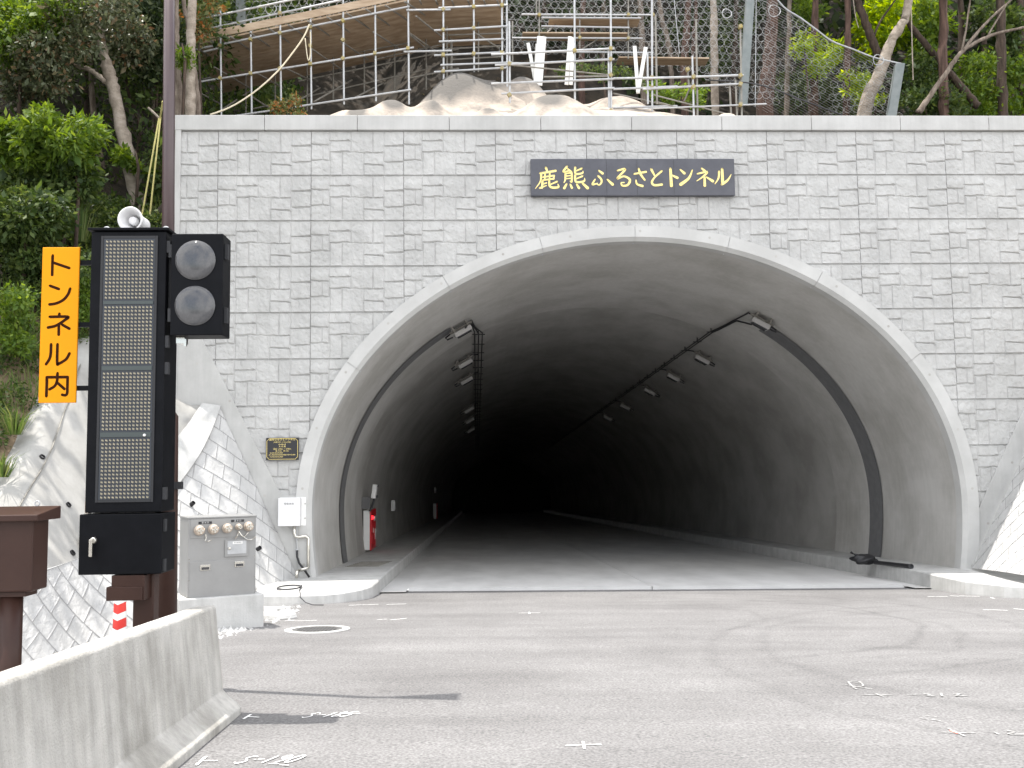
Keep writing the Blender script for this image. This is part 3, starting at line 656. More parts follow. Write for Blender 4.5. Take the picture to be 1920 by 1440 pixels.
# ================================================================== revetments (split-face blocks laid on the diagonal)
def catmull(P, m):
    P = [np.array(p, float) for p in P]; out = []
    for i in range(len(P)-1):
        p0 = P[max(i-1, 0)]; p1 = P[i]; p2 = P[i+1]; p3 = P[min(i+2, len(P)-1)]
        for q in range(m):
            t = q/m; out.append(.5*((2*p1)+(p2-p0)*t+(2*p0-5*p1+4*p2-p3)*t*t+(3*p1-p0-3*p2+p3)*t**3))
    out.append(P[-1]); return np.array(out)
def sheet(rows, nu, nv):
    "rows of control points (bottom to top) resampled to an even (nv, nu) grid"
    cur = []
    for r in rows:
        c = catmull(r, 24); s = np.concatenate([[0], np.cumsum(np.linalg.norm(np.diff(c, axis=0), axis=1))])
        s /= s[-1]; t = np.linspace(0, 1, nu); cur.append(np.stack([np.interp(t, s, c[:, k]) for k in range(3)], -1))
    cur = np.array(cur)
    out = np.zeros((nv, nu, 3)); tr = np.linspace(0, 1, len(rows)); tt = np.linspace(0, 1, nv)
    for j in range(nu):
        if len(rows) > 2: cc = catmull(cur[:, j], 16); ts = np.linspace(0, 1, len(cc))
        else: cc = cur[:, j]; ts = tr
        for k in range(3): out[:, j, k] = np.interp(tt, ts, cc[:, k])
    return out
def normals(P):
    du = np.gradient(P, axis=1); dv = np.gradient(P, axis=0); n = np.cross(du, dv); n /= np.linalg.norm(n, axis=-1, keepdims=True)+1e-9; return n
def blocks(P, flip):
    n = normals(P)*(-1 if flip else 1); nv, nu, _ = P.shape
    mid = P[nv//2]; u = np.concatenate([[0], np.cumsum(np.linalg.norm(np.diff(mid, axis=0), axis=1))])[None, :].repeat(nv, 0)
    v = np.concatenate([np.zeros((1, nu)), np.cumsum(np.linalg.norm(np.diff(P, axis=0), axis=-1), axis=0)], 0)
    p = (u+v)/math.sqrt(2); q = (u-v)/math.sqrt(2); bw, bh = .50, .37
    r = np.floor(q/bh); fq = q-r*bh; pp = p+(r % 2)*bw*.5; c = np.floor(pp/bw); fp = pp-c*bw
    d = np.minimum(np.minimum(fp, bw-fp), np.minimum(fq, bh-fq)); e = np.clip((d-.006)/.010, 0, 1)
    hsh = hash2(c.astype(np.int64), r.astype(np.int64), 5); hs2 = hash2(c.astype(np.int64), r.astype(np.int64), 9)
    rough = .018*np.abs(fbm(u*4.5+hsh*9, v*4.5, 31, 4))*2 + .006*fbm(u*13, v*13, 37, 3)
    h = e*(.010+rough+.003*(hsh-.5)*(fp/bw-.5)+.003*(hs2-.5)*(fq/bh-.5))
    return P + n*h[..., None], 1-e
Fp = [at(560, 1084, 21.0), at(530, 1104, 20.2), at(492, 1124, 19.3), at(440, 1150, 18.3), at(375, 1180, 17.2), at(290, 1208, 15.9), at(180, 1236, 14.6), at(60, 1266, 13.3), at(-90, 1300, 12.0), at(-320, 1340, 10.4)]
Ap = [at(413, 763, 21.0), at(402, 795, 20.7), at(382, 840, 20.3), at(350, 890, 19.7), at(306, 942, 18.7), at(236, 1000, 17.4), at(153, 1043, 15.8), at(80, 1070, 14.5), at(-20, 1098, 13.2), at(-200, 1130, 11.6)]
Sp = [at(336, 757, 21.02), at(322, 745, 20.9), at(300, 725, 20.7), at(262, 690, 20.5), at(215, 655, 20.2), at(168, 642, 19.8), at(108, 716, 18.6), at(58, 800, 17.2), at(0, 900, 15.9), at(-110, 1010, 14.4)]
Tp = [s+Vector((-.7, .4, -.12)) for s in Sp]
wall_grid = sheet([Fp, Ap], 700, 220)
bp_, joint_shade = blocks(wall_grid, False); wl = gridmesh('block_revetment', bp_, M['block'], smooth=False); set_attr(wl, 'joint', joint_shade)
tag(wl, 'white split-face block retaining wall laid on the diagonal left of the tunnel', 'retaining wall')
Mp = [(Ap[i]*.5+Sp[i]*.5) for i in range(10)]
sg = sheet([Ap, Mp, Sp, Tp], 260, 120); sn = normals(sg)
uu = np.arange(260)[None, :]*.04; vv = np.arange(120)[:, None]*.04
sg = sg + sn*(.07*fbm(uu*.7+0*vv, vv*.7+0*uu, 41, 2)+.006*fbm(uu*4+0*vv, vv*4+0*uu, 47, 2))[..., None]
ms = gridmesh('mortar_slope', sg, M['shot']); tag(ms, kind='structure')

cap0 = [p+Vector((.02, -.05, .03)) for p in Ap[:7]]; cap1 = [Ap[i].lerp(Sp[i], (.46, .42, .36, .28, .2, .14, .08)[i])+Vector((.03, -.06, .05)) for i in range(7)]
gridmesh('edge_cap', sheet([cap0, cap1], 90, 6), M['curb'], wl)
nrm = normals(sg)
def on_slope(px_, py_, guess):
    best = None
    for Y in np.linspace(13, 21, 160):
        p = np.array(at(px_, py_, Y)); d = np.linalg.norm(sg-p, axis=-1); k = np.unravel_index(d.argmin(), d.shape)
        if best is None or d[k] < best[0]: best = (d[k], Vector(sg[k]), Vector(nrm[k]))
    return best[1], best[2]
for k, (x, y, lab) in enumerate(((78, 858, 'drain pipe end high in the mortar slope beside the grey cable'), (128, 948, 'drain pipe end in the mortar slope just left of the black sign board'), (136, 1036, 'drain pipe end low in the mortar slope above the diagonal blocks'))):
    p, n = on_slope(x, y, 0); n = n if n.y < 0 else -n
    Mz = Matrix.Translation(p) @ n.to_track_quat('Z', 'Y').to_matrix().to_4x4()
    tag(MB().lathe([(.048, -.1), (.048, .03), (.036, .03), (.034, -.09)], Mz, 14).build('weep_pipe', M['rubber']), 'small dark '+lab, 'drain pipe', 'weep pipes in the left slope')
wg = wall_grid
wn_ = normals(wg)
for (x, y, lab) in ((358, 947, 'drain pipe end in the block wall above the grey valve cabinet'), (482, 1030, 'drain pipe end in the block wall right of the grey valve cabinet')):
    bst = None
    for Y in np.linspace(15, 21, 120):
        p = np.array(at(x, y, Y)); d = np.linalg.norm(wg-p, axis=-1); k = np.unravel_index(d.argmin(), d.shape)
        if bst is None or d[k] < bst[0]: bst = (d[k], Vector(wg[k]), Vector(wn_[k]))
    n = bst[2] if bst[2].y < 0 else -bst[2]
    Mz = Matrix.Translation(bst[1]) @ n.to_track_quat('Z', 'Y').to_matrix().to_4x4()
    tag(MB().lathe([(.042, -.1), (.042, .075), (.032, .075), (.03, -.09)], Mz, 14).build('weep_pipe', M['rubber']), 'small dark '+lab, 'drain pipe', 'weep pipes in the left slope')
cl = []
for (x, y) in ((168, 636), (150, 690), (132, 742), (118, 775), (98, 840), (78, 878), (56, 915), (36, 950), (20, 985)):
    p, n = on_slope(x, y, 0); n = n if n.y < 0 else -n; cl.append(p+n*.02)
tag(MB().path(cl, .011, 6).build('slope_cable', M['galvd']), 'thin grey cable running down the mortar slope behind the yellow sign', 'cable')

# right revetment
Fr = [at(1822, 1066, 21.0), at(1850, 1069, 20.0), at(1890, 1074, 18.9), at(1960, 1086, 17.6), at(2080, 1104, 16.2)]
Ar = [at(1960, 768, 21.0), at(2010, 760, 20.0), at(2080, 745, 18.9), at(2200, 730, 17.6), at(2390, 700, 16.2)]
bp_, joint_shade = blocks(sheet([Fr, Ar], 320, 320), False); rw = gridmesh('block_revetment', bp_, M['block'], smooth=False); set_attr(rw, 'joint', joint_shade)
tag(rw, 'brightly sunlit block retaining wall at the right edge beside the arch', 'retaining wall')
# bank above it, outside the picture
tag(gridmesh('right_bank', sheet([Ar, [p+Vector((3, .4, 2.2)) for p in Ar], [p+Vector((9, 2, 5)) for p in Ar]], 30, 20), M['dirt']), kind='structure')

# ================================================================== concrete barrier
bz = lambda y: float(gz(-2.2, y))
prof = [(-.30, .0), (-.30, .055), (-.155, .19), (-.085, .85), (-.07, .87), (.07, .87), (.085, .85), (.155, .19), (.30, .055), (.30, .0)]
xc = -2.225; rows = []
ys = np.linspace(8.28, -1.75, 42)
for y in ys: rows.append([(xc+px1+.004*float(fbm(y*3, zz1*4, 3)), y, bz(y)+zz1) for px1, zz1 in prof])
mb = MB(); mb.grid(rows); n = len(prof)
mb.add(rows[0], [tuple(range(n))]); mb.add(rows[-1], [tuple(range(n))[::-1]])
tag(mb.build('concrete_barrier', M['barrier'], None, bevel=.008), 'weathered grey concrete traffic barrier in the left foreground', 'barrier')

# ================================================================== tall brown pole
def aty(x, y, Y): return at(x, y, Y)
pY = 9.56; pa_, pb2 = at(317.5, 60, pY), at(311, 1130, pY); g0 = float(gz(pb2.x, pY)); pbx = pb2.x+(g0-pb2.z)*(pa_.x-pb2.x)/(pa_.z-pb2.z)
pole = thing('lamp_pole', (pbx, pY, g0), 'tall dark brown steel pole standing behind the concrete barrier', 'pole')
ztop = 7.75
ax = lambda z: pbx + (pa_.x-pb2.x)/(pa_.z-pb2.z)*(z-g0)
MB().path([(ax(2.2), pY, 2.2), (ax(5), pY, 5), (ax(ztop), pY, ztop)], [.062, .0585, .05], 20).build('shaft', M['brownp'], pole, smooth=True)
MB().path([(ax(g0), pY, g0-.3), (ax(2.14), pY, 2.14), (ax(2.2), pY, 2.2)], [.106, .104, .066], 24).build('lower_sleeve', M['brown'], pole, smooth=True)
mb = MB()
for z in (.18, 1.48): mb.path([(ax(z), pY, z-.035), (ax(z), pY, z+.035)], .112, 24); mb.box((ax(z)+.12, pY-.02, z), (.07, .06, .07))
mb.build('band', M['blackin'], pole)
lh = MB(); lh.path([(ax(ztop), pY, ztop-.05), (ax(ztop)+.05, pY, ztop+.12), (ax(ztop)+.25, pY, ztop+.18)], .04, 10); lh.build('arm', M['brownp'], pole)
mb = MB(); mb.prism([(ax(ztop)+.2, pY-.05, ztop+.16), (ax(ztop)+.2, pY+.05, ztop+.16), (ax(ztop)+.75, pY+.17, ztop+.2), (ax(ztop)+.75, pY-.17, ztop+.2)], (0, 0, .09)); mb.build('luminaire', M['fixture'], pole, bevel=.01)

# ================================================================== LED sign
LY = 8.2
def P2(x, y): return at(x, y, LY)
a = P2(172, 433); b_ = P2(313, 434); c = P2(301, 1078)
lx0, lx1 = (a.x+P2(160, 960).x)/2-.004, (b_.x+P2(302, 960).x)/2
lz1, lzm, lz0 = a.z, P2(230, 962).z, P2(230, 1078).z; lcx = (lx0+lx1)/2; lw = lx1-lx0; LD = .34
led = thing('message_board', (lcx, LY, float(gz(lcx, LY))), 'tall black roadside LED message board with four dark dot panels', 'message board')
MB().box((lcx, LY+LD/2, (lz1+lzm)/2), (lw, LD, lz1-lzm-.01)).build('cabinet', M['black'], led, bevel=.008)
mb = MB(); mb.box((lcx, LY+LD/2+.01, lz1+.012), (lw+.05, LD+.07, .022)); mb.build('top_cover', M['black'], led, bevel=.004)
lower = MB().box((lcx-.01, LY+LD/2-.012, (lzm+lz0)/2), (lw+.045, LD+.02, lzm-lz0-.012)).build('lower_cabinet', M['black'], led, bevel=.008)
hx = P2(178, 1022)
mb = MB(); mb.lathe([(.026, 0), (.030, .012), (.022, .03)], Matrix.Translation((hx.x, LY-.022, hx.z+.04)) @ Matrix.Rotation(R(90), 4, 'X'), 16); mb.box((hx.x-.012, LY-.055, hx.z-.02), (.026, .02, .14)); mb.build('handle', M['steel'], led, bevel=.004)
# window with four LED panels
wx0, wx1 = P2(192, 700).x-.01, P2(284, 700).x+.012; wz1, wz0 = P2(240, 446).z, P2(240, 938).z
fr = MB(); fr.box((wx0-.012, LY-.004, (wz0+wz1)/2), (.02, .012, wz1-wz0+.03)); fr.box((wx1+.012, LY-.004, (wz0+wz1)/2), (.02, .012, wz1-wz0+.03)); fr.box(((wx0+wx1)/2, LY-.004, wz1+.005), (wx1-wx0, .012, .02)); fr.box(((wx0+wx1)/2, LY-.004, wz0-.005), (wx1-wx0, .012, .02)); fr.build('window_frame', M['blackin'], led)
MB().box(((wx0+wx1)/2, LY-.003, (wz0+wz1)/2), (wx1-wx0, .006, wz1-wz0-.012)).build('window_back', M['ledback'], led)
pan = [(450, 562), (573, 684), (697, 808), (822, 936)]
for k, (ya, yb) in enumerate(pan):
    z1, z0 = P2(240, ya).z, P2(240, yb).z; mb = MB(); x0, x1 = wx0+.012, wx1-.008; dx = (x1-x0)/13; dz_ = (z1-z0)/16
    for i in range(13):
        for j in range(16):
            cx, cz = x0+(i+.5)*dx, z1-(j+.5)*dz_; s1 = dx*.26
            mb.box((cx, LY-.009, cz), (s1*2.1, .006, s1*1.3))
            mb.box((cx-s1*.5, LY-.010, cz+s1*1.0), (s1*.55, .006, s1*.6)); mb.box((cx+s1*.7, LY-.010, cz-s1*.95), (s1*.6, .006, s1*.5))
    mb.build('led_panel', M['led'], led)
    if k < 3:
        zb = P2(240, pan[k+1][0]).z; MB().box(((wx0+wx1)/2, LY-.008, (z0+zb)/2), (wx1-wx0-.014, .008, z0-zb-.022)).build('panel_bar', M['ledbar'], led)
sb = P2(272, 816); MB().lathe([(.012, 0), (.012, .008), (.006, .012)], Matrix.Translation((sb.x, LY-.012, sb.z)) @ Matrix.Rotation(R(90), 4, 'X'), 12).build('sensor', M['white'], led, smooth=True)
mb = MB()
for y in (462, 640, 690, 925, 985, 1060): z = P2(310, y).z; mb.box((lx1+.014, LY+.035, z), (.03, .05, .10)); mb.path([(lx1+.02, LY+.03, z-.05), (lx1+.02, LY+.03, z+.05)], .012, 8)
mb.build('hinge', M['blackin'], led)
mb = MB()
for x in (lx0+.06, lx1-.06):
    mb.path([(x+.028*math.cos(t), LY+LD/2, lz1+.045+.028*math.sin(t)) for t in np.linspace(0, 2*math.pi, 14)[:-1]], .009, 6, closed=True); mb.box((x, LY+LD/2, lz1+.02), (.03, .03, .02))
mb.build('lifting_eye', M['galv'], led)
pl = P2(258, 1150); gy = float(gz(pl.x, LY+.2))
MB().box((pl.x, LY+.2, (lz0+gy)/2-.1), (.17, .15, lz0-gy+.2)).build('post', M['brown'], led, bevel=.015)
t1, t2 = P2(212, 1080), P2(274, 1124); MB().box(((t1.x+t2.x)/2-.01, LY+.09, (t1.z+t2.z)/2), (t2.x-t1.x, .2, t1.z-t2.z+.01)).build('terminal_box', M['brown'], led, bevel=.006)
mb = MB(); mb.box(((t1.x+t2.x)/2-.035, LY+.075, (t1.z+t2.z)/2-.045), (t2.x-t1.x+.02, .2, .11)); mb.build('terminal_cover', M['brown'], led, bevel=.006)
mb = MB(); mb.box((lx0-.012, LY+.1, P2(160, 952).z), (.03, .06, .10)); mb.build('latch', M['brass'], led)

# ------------------------------------------------------------------ two-lamp signal beside it
sx0, sx1 = P2(322, 500).x, P2(419, 500).x; sz1, sz0 = P2(370, 439).z, P2(370, 629).z
sg_ = thing('signal_lamp', ((sx0+sx1)/2, LY, sz0), 'black two-lamp signal box fixed to the right of the message board', 'signal light')
MB().box(((sx0+sx1)/2, LY+.11, (sz0+sz1)/2), (sx1-sx0, .26, sz1-sz0)).build('housing', M['black'], sg_, bevel=.008)
for (x, y) in ((368, 489), (367, 574)):
    p = P2(x, y); r = .158; prof_ = [(r+.008, 0), (r+.008, .010), (r, .010)]+[(r*math.cos(t), .010+.026*math.sin(t)) for t in np.linspace(.15, 1.5, 10)]
    MB().lathe(prof_, Matrix.Translation((p.x, LY-.018, p.z)) @ Matrix.Rotation(R(90), 4, 'X'), 40).build('lens', M['lens'], sg_, smooth=True)
mb = MB()
for y in (470, 590): z = P2(420, y).z; mb.box((sx1+.012, LY+.06, z), (.03, .05, .13)); mb.box((sx0-.012, LY+.02, z), (.03, .04, .11))
mb.build('hinge', M['blackin'], sg_)
mb = MB(); mb.box((sx0+.06, LY+.12, sz0-.03), (.07, .1, .05)); mb.box((sx0+.1, LY+.08, sz0-.05), (.02, .03, .06)); mb.build('clamp', M['steel'], sg_)
MB().box(((sx0+lx1)/2, LY+.15, (sz0+sz1)/2), (sx0-lx1+.04, .14, .5)).build('mounting_plate', M['blackin'], sg_)

# ------------------------------------------------------------------ horn loudspeaker
hp = at(244, 411, LY+.10); hd = Vector((-.06, -1, -.03)).normalized()
horn = thing('horn_speaker', (hp.x, LY+.2, lz1), 'pale grey horn loudspeaker on top of the message board', 'loudspeaker')
Mz = Matrix.Translation(hp) @ hd.to_track_quat('Z', 'Y').to_matrix().to_4x4()
MB().lathe([(.055, -.27), (.070, -.26), (.072, -.16), (.080, -.12), (.092, -.03), (.105, -.01), (.107, .004), (.098, .006), (.080, -.02), (.05, -.10), (.038, -.18)], Mz, 32).build('bell', M['boxw'], horn, smooth=True)
MB().lathe([(.038, -.17), (.036, -.055), (.030, -.048), (.012, -.047)], Mz, 20).build('driver', M['boxw'], horn, smooth=True)
MB().box((hp.x+.03, LY+.24, lz1+.035), (.05, .09, .06)).build('foot', M['galv'], horn)

# ------------------------------------------------------------------ yellow sign
q0, q1, q2, q3 = P2(69, 458), P2(140, 458), P2(131.5, 754), P2(60, 754)
yx0, yx1 = (q0.x+q3.x)/2, (q1.x+q2.x)/2; yz1, yz0 = q0.z, q3.z; yw, yh = yx1-yx0, yz1-yz0
ys_ = thing('hanging_sign', ((yx0+yx1)/2, LY, yz0), 'narrow yellow vertical sign with brown lettering left of the message board', 'sign')
MB().box(((yx0+yx1)/2, LY+.12, (yz0+yz1)/2), (yw, .02, yh)).build('plate', M['yellow'], ys_, bevel=.006)
J = [[(207,150),(203,313)], [(207,208),(345,256)], [(186,404),(258,431)], [(353,429),(335,477),(295,523),(236,551),(182,559)], [(263,638),(263,662)], [(185,663),(333,663),(309,690),(236,736),(170,751)], [(259,727),(258,811)], [(287,729),(346,762)],
     [(195,891),(192,970),(180,1015),(154,1054)], [(248,891),(246,1045),(262,1050),(320,1014),(347,967)], [(157,1317),(160,1230),(161,1163),(161,1162)], [(161,1162),(250,1162),(332,1162)], [(332,1162),(330,1240),(328,1292),(315,1311),(287,1307)], [(248,1130),(245,1190),(226,1234),(184,1261)], [(246,1207),(305,1259)]]
mb = MB()
for k, st in enumerate(J):
    mb.stroke([(yx0+(x-(122-(y-80)*.0263))/311*yw, yz1-(y-80)/1293*yh) for x, y in st], .0235, lambda x, y, l: (x, LY+.1095-l, y), .0004*(k % 6))
mb.build('lettering', M['dbrown'], ys_)
mb = MB()
for y in (486, 604, 725): z = P2(150, y).z; mb.box(((yx0+.1+lx0)/2+.03, LY+.15, z), (lx0-yx0-.04, .035, .04))
mb.build('bracket', M['black'], ys_)

# ------------------------------------------------------------------ brown box on a post, far left
bY = 6.9
b0, b1, b2 = at(-70, 962, bY), at(62, 968, bY), at(62, 1110, bY)
bb = thing('control_cabinet', (b0.x, bY, float(gz(-3, bY))), 'brown steel control cabinet with sloping lid on a post at the left edge', 'cabinet')
bw_ = b1.x-b0.x; bcx = (b0.x+b1.x)/2; bdp = .26
MB().box((bcx, bY+bdp/2, (b1.z+b2.z)/2), (bw_, bdp, b1.z-b2.z)).build('case', M['brown'], bb, bevel=.012)
z = b1.z; mb = MB()
mb.add([(bcx-bw_/2-.06, bY-.07, z-.03), (bcx+bw_/2+.06, bY-.07, z-.03), (bcx+bw_/2+.06, bY+bdp+.05, z-.03), (bcx-bw_/2-.06, bY+bdp+.05, z-.03), (bcx-bw_/2-.06, bY-.07, z+.012), (bcx+bw_/2+.06, bY-.07, z+.012), (bcx+bw_/2+.06, bY+bdp+.05, z+.06), (bcx-bw_/2-.06, bY+bdp+.05, z+.06)], [(0, 3, 2, 1), (4, 5, 6, 7), (0, 1, 5, 4), (1, 2, 6, 5), (2, 3, 7, 6), (3, 0, 4, 7)])
mb.build('lid', M['brown'], bb, bevel=.006)
le = at(70, 944, bY+.14); mb = MB(); mb.path([(le.x+.016*math.cos(t), bY+.14, le.z+.016*math.sin(t)) for t in np.linspace(0, 2*math.pi, 14)[:-1]], .005, 6, closed=True); mb.build('lifting_eye', M['galv'], bb)
pr = at(25, 1150, bY); gg = float(gz(pr.x, bY)); MB().path([(pr.x-.075, bY+.13, gg-.2), (pr.x-.075, bY+.13, b2.z)], .075, 20).build('post', M['brown'], bb, smooth=True)
MB().box((pr.x-.06, bY+.13, b2.z-.02), (.24, .18, .03)).build('mounting_plate', M['brown'], bb)

# ------------------------------------------------------------------ red-white cone behind the barrier
tY = 11.2; tp = at(226, 1090, tY); tg = tp.z-.92
tc_ = thing('traffic_post', (tp.x, tY, tg), 'red and white striped marker post behind the barrier', 'traffic post')
MB().lathe([(.19, 0), (.19, .04), (.10, .05), (.095, .06)], Matrix.Translation((tp.x, tY, tg)), 24).build('base', M['rubber'], tc_)
def ra(z): return .085-.028*(z/.92)
pr_ = [(ra(.05), .05), (ra(.88), .88), (.045, .91), (.03, .92)]
MB().lathe(pr_, Matrix.Translation((tp.x, tY, tg)), 24).build('body', M['cone'], tc_, smooth=True)
mb = MB()
for zc in (.16, .33, .50, .67):
    G = []
    for zz1, dz1 in ((zc, 0), (zc+.07, 0)):
        G.append([(tp.x+(ra(zz1)+.002)*math.cos(t), tY+(ra(zz1)+.002)*math.sin(t), tg+zz1+.03*abs(math.cos(t))) for t in np.linspace(0, 2*math.pi, 33)])
    mb.grid(G)
mb.build('reflective_band', M['white'], tc_, smooth=True)

# ------------------------------------------------------------------ grey valve cabinet on its plinth
cY = 14.35; cc = at(417, 1045, cY); rot = R(27); Rz = Matrix.Rotation(rot, 4, 'Z'); R3 = Rz.to_3x3()
ztop_ = at(417, 971, cY).z; zbot = at(417, 1117, cY).z; W_, D_, H_ = .95, .62, ztop_-zbot
org = Vector((cc.x, cY, zbot)) + R3 @ Vector((0, D_/2, 0))
def lc(x, y, z): return org + R3 @ Vector((x, y-D_/2, z))      # x right, y back from the front face, z up
plz = float(gz(org.x, org.y+.3))
pth = tag(MB().prism([lc(-W_/2-.12, -.10, -.002), lc(W_/2+.10, -.10, -.002), lc(W_/2+.10, D_+.1, -.002), lc(-W_/2-.12, D_+.1, -.002)], (0, 0, plz-zbot-.25)).build('plinth', M['curb'], None, bevel=.015), 'pale concrete plinth carrying the grey valve cabinet', 'plinth')
vc = thing('valve_cabinet', org, 'grey steel cabinet with five round hose fittings on a concrete plinth', 'cabinet')
MB().box(lc(0, D_/2, H_/2+.003), (W_, D_, H_), Rz).build('case', M['grey'], vc, bevel=.008)
MB().box(lc(0, D_/2-.004, H_+.012), (W_+.02, D_+.02, .022), Rz).build('top', M['grey'], vc, bevel=.004)
u = W_/113.0; fx = lambda x: (x-361-(113/2))*u; fz = lambda y: H_*(1-(y-971)/147)
MB().box(lc(0, -.004, (fz(978)+fz(1007))/2+.02), (W_-.05, .012, .27), Rz).build('recess_panel', M['grey'], vc, bevel=.003)
MB().box(lc(0, -.004, fz(1085)), (W_-.04, .010, .50), Rz).build('lower_panel', M['grey'], vc, bevel=.003)
for (x, y, s) in ((378, 994, 1), (401, 993, 1), (424, 992, .95), (443, 990, .62), (460, 990, .95)):
    Mz = Matrix.Translation(lc(fx(x), -.01, fz(y)+.01)) @ (R3.to_4x4() @ Matrix.Rotation(R(90), 4, 'X'))
    fo = MB().lathe([(.072*s, 0), (.074*s, .03), (.056*s, .035), (.054*s, .06), (.064*s, .062), (.064*s, .10), (.05*s, .115)], Mz, 24).build('hose_fitting', M['brass'], vc, smooth=False)
    mb = MB(); mb.box(lc(fx(x), -.135, fz(y)+.01), (.09*s, .03, .02), Rz); mb.box(lc(fx(x), -.135, fz(y)+.01), (.02, .03, .09*s), Rz); mb.build('lug', M['steel'], fo)
for (x, y, tx) in ((388, 979, '採水口'), (442, 977.5, '送水口')):
    lp = MB().box(lc(fx(x), -.012, fz(y)), (.185, .006, .034), Rz).build('label_strip', M['plaque'], vc)
    mb = MB(); textmesh(mb, ' '.join(tx), .028, lc(fx(x), -.0165, fz(y)), Rz @ FACE); mb.build('lettering', M['white'], lp)
dr = MB().box(lc(fx(440.5), -.012, fz(1029)), (.33, .02, .245), Rz).build('door', M['grey'], vc, bevel=.004)
MB().box(lc(fx(441), -.024, fz(1028)), (.27, .008, .185), Rz).build('door_panel', M['galv'], dr, bevel=.003)
MB().box(lc(fx(442), -.0305, fz(1019)), (.14, .004, .036), Rz).build('label_plate', M['white'], dr)
mb = MB(); textmesh(mb, '消火栓表示', .022, lc(fx(442), -.0335, fz(1019)), Rz @ FACE); mb.build('lettering', M['cable'], dr)
MB().lathe([(.02, 0), (.02, .03), (.01, .035)], Matrix.Translation(lc(fx(428), -.028, fz(1029))) @ (R3.to_4x4() @ Matrix.Rotation(R(90), 4, 'X')), 14).build('knob', M['steel'], dr, smooth=True)
for (x, y) in ((389, 1063), (446, 1060)):
    hb = MB().box(lc(fx(x), -.014, fz(y)), (.135, .012, .08), Rz).build('handle', M['steel'], vc, bevel=.003); MB().box(lc(fx(x), -.021, fz(y)-.012), (.105, .006, .035), Rz).build('grip_recess', M['cable'], hb)
mb = MB()
for pts in ([(388, 1000), (389, 1009), (387, 1013), (392, 1014), (398, 1012)], [(443, 997), (441, 1006), (437, 1011)], [(443, 997), (447, 1004), (452, 1009), (460, 1000)], [(452, 1009), (458, 1014), (466, 1014), (472, 1009)]):
    mb.path([lc(fx(x), -.05, fz(y)) for x, y in pts], .007, 6)
mb.build('chain', M['steel'], vc)
mb = MB()
for x in (363, 472):
    for y in (1046, 1052, 1086): mb.lathe([(.008, 0), (.006, .006)], Matrix.Translation(lc(fx(x), -.006, fz(y))) @ (R3.to_4x4() @ Matrix.Rotation(R(90), 4, 'X')), 8)
mb.build('screw', M['steel'], vc)

# ------------------------------------------------------------------ manhole
mc = gpt(595, 1180.5); tl = Vector((0, .043, 1)).normalized().to_track_quat('Z', 'Y').to_matrix().to_4x4()
Mz = Matrix.Translation((mc.x, mc.y, float(gz(mc.x, mc.y)))) @ tl
mh = thing('manhole_cover', (mc.x, mc.y, mc.z), 'round cast iron manhole cover with pale rim in the asphalt', 'manhole cover')
MB().lathe([(.35, .003), (.35, .010), (.45, .010), (.455, .0)], Mz, 48).build('rim', M['curb'], mh)
mb = MB().lathe([(.0, .004), (.342, .006), (.346, .011), (.348, .002)], Mz, 48)
for i in range(-6, 7):
    for j in range(-6, 7):
        if (i*i+j*j) < 34: mb.box(Mz @ Vector((i*.05, j*.05, .011)), (.030, .030, .006), tl)
mb.build('lid', M['iron'], mh)

# ------------------------------------------------------------------ survey marks sprayed on the asphalt
def on_road(x, y, l): return Vector((x, y, float(gz(x, y))+.006+l))
def mark(strokes, w_, label, m='chalk', px=True):
    mb = MB()
    for k, st in enumerate(strokes):
        pts = [gpt(*p) for p in st] if px else st
        mb.stroke([(p[0], p[1]) for p in pts], w_, on_road, .0005*(k % 8))
    return tag(mb.build('survey_mark', M[m]), label, 'road marking', 'sprayed survey marks on the asphalt')
def word(glyphs, p0, p1, hgt, sl, w_, label, extra=()):
    G = {'5': [[(.85, 1), (.25, .95), (.15, .55), (.7, .6), (.8, .25), (.4, .02), (.02, .1)]], 'S': [[(.95, .85), (.5, 1), (.15, .75), (.5, .52), (.8, .3), (.45, .0), (.0, .15)]], '.': [[(.35, .1), (.5, .12)]], '1': [[(.5, .95), (.45, .05)]],
         '8': [[(.5, .52), (.15, .78), (.5, 1), (.85, .78), (.5, .52), (.1, .25), (.45, 0), (.9, .22), (.5, .52)]], '9': [[(.85, .75), (.5, 1), (.12, .75), (.5, .5), (.85, .75), (.8, .3), (.5, 0)]], '0': [[(.5, 1), (.1, .6), (.2, .1), (.55, 0), (.9, .4), (.85, .85), (.5, 1)]], '-': [[(.1, .5), (.9, .55)]]}
    a = gpt(*p0); b = gpt(*p1); n = len(glyphs); st = []
    for i, ch in enumerate(glyphs):
        for s in G[ch]: st.append([(a.x+(b.x-a.x)*(i+x*.82)/n+sl*y_*hgt, a.y+(b.y-a.y)*i/n+hgt*y_) for x, y_ in s])
    st += [[gpt(*p) for p in e] for e in extra]
    return mark(st, w_, label, px=False)
word('S-185', (563, 1347), (652, 1345), .19, .45, .014, 'white sprayed S-185 survey mark crossing the signal shadow', extra=[[(640, 1340), (674, 1339)]])
word('S-190', (435, 1433), (552, 1431), .19, .4, .014, 'white sprayed S-190 survey mark at the bottom edge near the barrier', extra=[[(505, 1434), (522, 1434)], [(526, 1436), (540, 1437)]])
mark([[(457, 1349), (470, 1341)], [(464, 1345), (484, 1346)]], .022, 'small white sprayed tick at the far end of the barrier')
mark([[(368, 1436), (386, 1420)], [(380, 1428), (405, 1428)]], .022, 'small white sprayed tick beside the barrier at the bottom edge')
mark([[(1062, 1399), (1126, 1397)], [(1093, 1392), (1096, 1405)]], .018, 'white sprayed cross on the open asphalt at bottom centre')
mark([[(974, 1150), (1012, 1149.5)], [(992, 1148.4), (993, 1151.2)]], .026, 'small white sprayed cross in front of the tunnel mouth')
